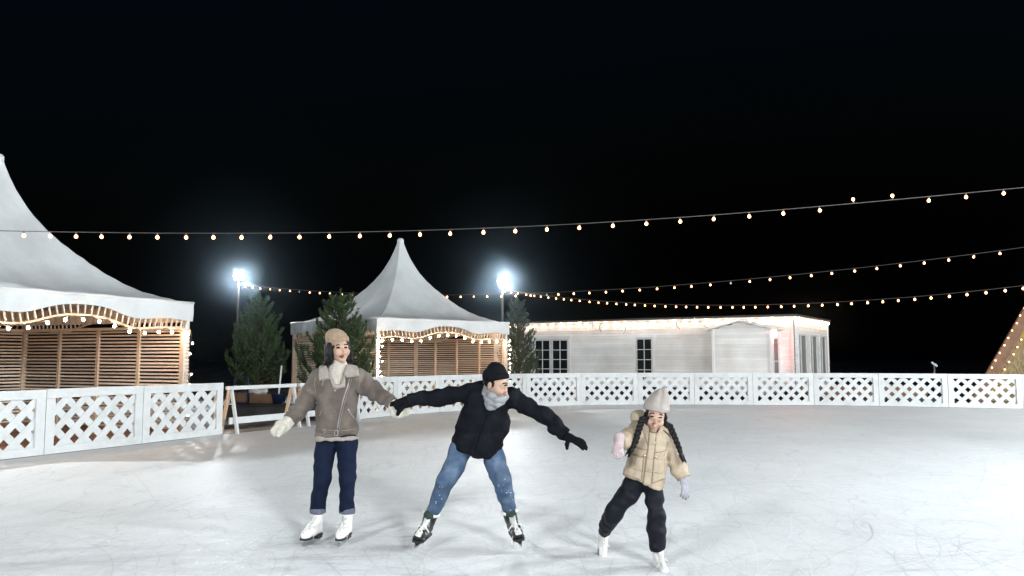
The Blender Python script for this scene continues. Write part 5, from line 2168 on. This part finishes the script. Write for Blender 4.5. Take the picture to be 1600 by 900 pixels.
skate(man, Q(796, 800, .10), (.20, -.97, -.04), (-.26, .02, 1), 1.08, 'hockey')

# ================================================================== girl in the beige puffer
YG = 6.08
U = lambda px, py, dy=0.0: P(px, py, YG + dy)
girl = root('person', G(1015, YG), 'girl in beige puffer jacket and pointed grey hat with long black braids', 'person')
hc = U(1024.5, 648.5, -.06)
RG = basis((-.16, -.87, -.42), (.16, -.40, 1))
JG = dict(hd=hc, nk=U(1020, 671), ch=U(1018, 694), pv=U(1008, 730), sl=U(996, 671), el=U(976, 688, -.10), wl=U(970, 689, -.23), ml=U(967.5, 689.5, -.27),
          sr=U(1040, 681), er=U(1052, 716, .02), wr=U(1066, 744, -.02), mr=U(1069, 750, -.03),
          hl=U(993, 757, .02), kl=U(958, 802, .08), al=U(945.5, 831, .36), hr=U(1019, 761, 0), kr=U(1024.5, 803, -.02), ar=U(1027, 859, .05))
bd = SD(.02)
wv = head(bd, hc, RG, .93)
w = wv
limbs_body(bd, JG, .8)
body = solid('body', bd, .0045, 'skin', girl)
hd_g = SD(.02)
head(hd_g, hc, RG, .93)
feature_band('eyebrow', hd_g, [(1014.6, 647.2), (1017.5, 645.4), (1020.5, 645.6), (1023.4, 647.0)], YG, 1.8, 'brow', body)
feature_band('eyebrow', hd_g, [(1029.6, 648.6), (1032, 647.9), (1034, 648.3), (1036, 649.6)], YG, 1.7, 'brow', body)
feature_band('eye', hd_g, [(1015.6, 650.0), (1017.8, 651.1), (1020, 651.2), (1022, 650.7)], YG, 1.9, 'eye', body)
feature_band('eye', hd_g, [(1028.8, 652.0), (1031, 652.8), (1033, 652.6), (1034.8, 651.8)], YG, 1.9, 'eye', body)
patch('lips', hd_g, [(1018.0, 661.4), (1020.4, 660.0), (1022.2, 660.4), (1024, 660.1), (1026.2, 661.6), (1023.8, 663.4), (1020.6, 663.4)], YG, .002, 'lip_soft', body, step=.3, edge=.6, base=.001)
hs = SD(.012)
hs.ell(w((0, -.030, .012)), (.079, .090, .078), RG)
for g_ in (-1, 1):
    hs.chain([w((g_ * .058, .022, .052)), w((g_ * .073, .014, .0)), w((g_ * .076, -.004, -.05))], [.014, .018, .020])
hs.ell(w((0, .088, -.025)), (.060, .058, .090), RG, k=.008, op='-')
hair = solid('hair', hs, .005, 'hair', girl)


def braid(pts, r0, tail):
    """plaited tress: three strands crossing along the path, loose tail below the tie"""
    pts = [A3(p) for p in pts]
    cum = [0]
    for a, b in zip(pts[:-1], pts[1:]):
        cum.append(cum[-1] + float(np.linalg.norm(b - a)))

    def at(s):
        s = min(max(s, 0), cum[-1])
        i = max(k for k in range(len(cum)) if cum[k] <= s + 1e-9)
        i = min(i, len(pts) - 2)
        return pts[i] + (pts[i + 1] - pts[i]) * ((s - cum[i]) / (cum[i + 1] - cum[i]))
    sd = SD(.004)
    L = cum[-1] - tail
    n = int(L / .011)
    for st in range(3):
        prev = None
        for i in range(n + 1):
            s = L * i / n
            c = at(s)
            d = nrmz(at(s + .01) - at(s - .01))
            x = nrmz(np.cross(d, (0, 1, 0)))
            y = np.cross(d, x)
            ph = s / .105 * 6.283 + st * 2.094
            k = r0 * (1 - .25 * s / L)
            p = c + x * math.sin(ph) * k * .95 + y * math.sin(2 * ph) * k * .5
            if prev is not None:
                sd.cone(prev, p, k * .56, k * .56)
            prev = p
    for j in range(7):
        o = RNG.normal(0, 1, 3) * r0 * .5
        sd.chain([at(L - .01), at(L + tail * .35) + o * .8, at(L + tail) + o * 1.2], [r0 * .42, r0 * .50, r0 * .14], k=.006)
    return solid('braid', sd, .0042, 'hair', hair)


braid([w((-.075, .0, -.03)), U(1003.5, 655, -.12), U(998, 672, -.17), U(994, 688, -.19), U(987.5, 701, -.20), U(981.5, 713, -.19)], .020, .08)
braid([w((.075, -.01, -.02)), U(1047, 666, -.05), U(1053.5, 681, -.09), U(1060, 697, -.10), U(1064, 708, -.10), U(1071, 722, -.10)], .019, .085)
ht = SD(.02)
# tall soft hat
ht.ell(w((0, -.022, .062)), (.092, .105, .07), RG)
tip = U(1036, 611.5, -.09)
ht.eseg(w((0, -.022, .075)), zip_(.55, w((0, -.03, .075)), tip), (.088, .098), (.068, .070), tuple(RG[0]))
ht.cone(zip_(.50, w((0, -.03, .075)), tip), tip, .068, .030)
nb = nrmz(RG[2] * -1 + RG[1] * .34)
ht.cut(w((0, -.01, .040)), tuple(nb), .010)
ht.mods.append(wob(51, 40, .004))


def crease(p):
    q = p - A3(tip)
    x = q @ RG[0].astype(np.float32)
    z = q @ RG[2].astype(np.float32)
    return .010 * np.exp(-((x - .012) / .014) ** 2) * np.clip(1 + z / .16, 0, 1)


ht.mods.append(crease)
solid('hat', ht, .005, 'grey_hat', girl)
# trousers
tr = SD(.012)
tr.eseg(U(1006, 730), U(1006, 738), (.135, .105), (.130, .105), (1, 0, -.1))
tr.cone(U(1004, 738), U(993, 753, .01), .095, .084)
tr.cone(U(1009, 740), U(1019, 756), .09, .074)
tr.chain([U(992, 756, .01), U(975, 781, .02), U(957, 804, .06), U(950, 818, .18), U(945.5, 831, .33)], [.082, .072, .068, .060, .047], flat=True, rip=(.003, 70, 1))
tr.chain([U(1020, 758), U(1023, 785, -.01), U(1026, 803, -.03), U(1025.5, 828, .0), U(1027.3, 857, .03)], [.074, .066, .068, .068, .060], flat=True, rip=(.003, 60, 2))
tr.mods.append(wob(55, 26, .006))
tr.mods.append(wob(56, 55, .004))
solid('trousers', tr, .0068, 'black_nylon', girl)
# puffer jacket
jk = SD(.03)
jk.eseg(U(1018, 682), U(1013, 715), (.122, .110), (.145, .130), (1, 0, -.2), pw=2.2)
jk.eseg(U(1013, 715), U(1004, 752), (.145, .130), (.163, .142), (1, 0, -.25), pw=2.3)
jk.chain([U(1008, 671), U(998, 673, -.01)], [.068, .068])
jk.chain([U(1030, 677), U(1039, 681)], [.066, .066])
jk.chain([U(997, 674, -.01), U(984, 684, -.08), U(975, 689, -.15), U(969.5, 690.5, -.24)], [.070, .066, .060, .045], k=.03, flat=True, rip=(.008, 90, 0))
jk.chain([U(1039, 682), U(1046, 700, .01), U(1052, 717, .02), U(1060, 733, .0), U(1067, 746, -.03)], [.068, .066, .064, .058, .045], k=.025, flat=True, rip=(.006, 90, 2))
jk.eseg(U(1020, 670, -.01), U(1019, 682, -.01), (.078, .075), (.10, .09), (1, 0, -.15))
jk.cut(U(1004, 752), (-.36, .1, -1), .012)
jk.cone(U(1022, 657, -.06), U(1020, 672, -.06), .062, .035, k=.02, op='-')
axd = nrmz(np.array(U(1019, 680)) - np.array(U(1004, 752))).astype(np.float32)
og = A3(U(1004, 752))


def quilt(p):
    s = (p - og) @ axd
    f = np.abs(np.sin((s + .012 * np.sin(9 * p[:, 0])) * math.pi / .095)) ** .5
    return -.008 * (f - .7) * (np.abs(p[:, 0] - (float(og[0]) + s * axd[0] / axd[2])) < .2)


jk.mods.append(quilt)
jk.mods.append(wob(57, 30, .006))
jk.mods.append(wob(58, 70, .0025))
jacket = solid('jacket', jk, .0068, 'puffer', girl)
# hood resting behind the shoulder
hd_ = SD(.02)
hd_.ell(U(1003, 656, .06), (.085, .06, .075))
hd_.ell(U(992, 655, .05), (.035, .04, .06))
hd_.ell(U(1034, 668, .05), (.07, .05, .045))
hd_.mods.append(wob(61, 45, .006))
solid('hood', hd_, .006, 'puffer', jacket)
patch('placket', jk, [(1015.5, 671), (1025, 673), (1023.5, 695), (1020, 725), (1016.5, 763), (1004.5, 761), (1008.5, 730), (1013, 700)], YG, .010, 'puffer', jacket, edge=2)
seam('seam', jk, [(1025.6, 673), (1024.3, 695), (1020.8, 725), (1017, 762)], YG, .003, 'stitch', jacket, .004)
seam('seam', jk, [(1014.6, 671), (1012.4, 699), (1007.6, 730), (1004, 759)], YG, .003, 'stitch', jacket, .003)
patch('pocket', jk, [(984.5, 709.5), (1005, 714), (1001.5, 750), (974, 741)], YG, .009, 'puffer', jacket, edge=2)
patch('pocket', jk, [(1021.5, 716), (1037.5, 712), (1038.5, 747), (1019, 755)], YG, .009, 'puffer', jacket, edge=2)
seam('seam', jk, [(984, 709), (1006, 714), (1002.3, 750)], YG, .003, 'stitch', jacket, .004)
seam('seam', jk, [(972, 740), (985, 747), (1001.5, 751)], YG, .003, 'stitch', jacket, .003)
seam('seam', jk, [(1021, 717), (1018.6, 755), (1038, 748), (1038, 716)], YG, .003, 'stitch', jacket, .004)
seam('seam', jk, [(988, 697), (1000, 700.5), (1011, 703)], YG, .003, 'stitch', jacket, .001)
seam('seam', jk, [(1024, 707), (1034, 706), (1041, 703)], YG, .003, 'stitch', jacket, .001)
seam('seam', jk, [(1003, 665), (1009, 685), (1013, 697)], YG, .003, 'stitch', jacket, .001)
seam('seam', jk, [(1043, 690), (1041, 703), (1036, 716)], YG, .003, 'stitch', jacket, .000)
for (x, y) in ((1022.8, 692), (1024.5, 714), (1008, 712), (1020.5, 737)):
    q = trace(jk, np.array([(x, y)]), YG)
    if not np.isnan(q).any():
        bt = SD(.002)
        gq = jk.grad(q)[0]
        bt.ell(q[0] + gq * .010, (.009, .009, .004), basis(np.cross(gq, (1, 0, .01)), gq))
        solid('snap_button', bt, .0025, 'button', jacket)
seam('drawcord', jk, [(1036, 672), (1041, 676), (1047, 684)], YG, .0035, 'sole', jacket, .006)
# gloves
glove(girl, 'glove', U(967.5, 690.5, -.26), (-.12, -.42, -.62), (-.25, -.75, .55), .86, 1, 'lilac_glove', curl=(.55, .62, .62, .6), spread=.05, th_open=.45, cuff=.045, cuff_r=.044)
glove(girl, 'glove', U(1068, 749.5, -.03), (.16, -.15, -.95), (.55, -.75, .1), .92, -1, 'grey_glove', curl=(.25, .3, .35, .4), spread=.12, th_open=.75, cuff=.045, cuff_r=.040)
skate(girl, U(945.5, 830, .34), (-.05, -.60, -.85), (.10, -.75, .62), .80, 'figure')
skate(girl, U(1027.5, 857, .05), (.12, -.98, -.02), (-.02, -.02, 1), .82, 'figure')

# ------------------------------------------------------------------ thin haze added to give the lamps glare-like halos
hm = bpy.data.materials.new('lamp_glare_haze')
hm.use_nodes = True
nt = hm.node_tree
nt.nodes.remove(nt.nodes['Principled BSDF'])
pv = nt.nodes.new('ShaderNodeVolumePrincipled')
pv.inputs['Color'].default_value = (0.62, 0.84, 1.0, 1)
pv.inputs['Density'].default_value = 0.00045
pv.inputs['Anisotropy'].default_value = 0.987
nt.links.new(pv.outputs['Volume'], nt.nodes['Material Output'].inputs['Volume'])
hz_ = mesh('haze', CUBE * np.array((444, 384, 9.5)) + np.array((0, 130, 3.7)), CUBEF, hm)
tag(hz_, kind='stuff')
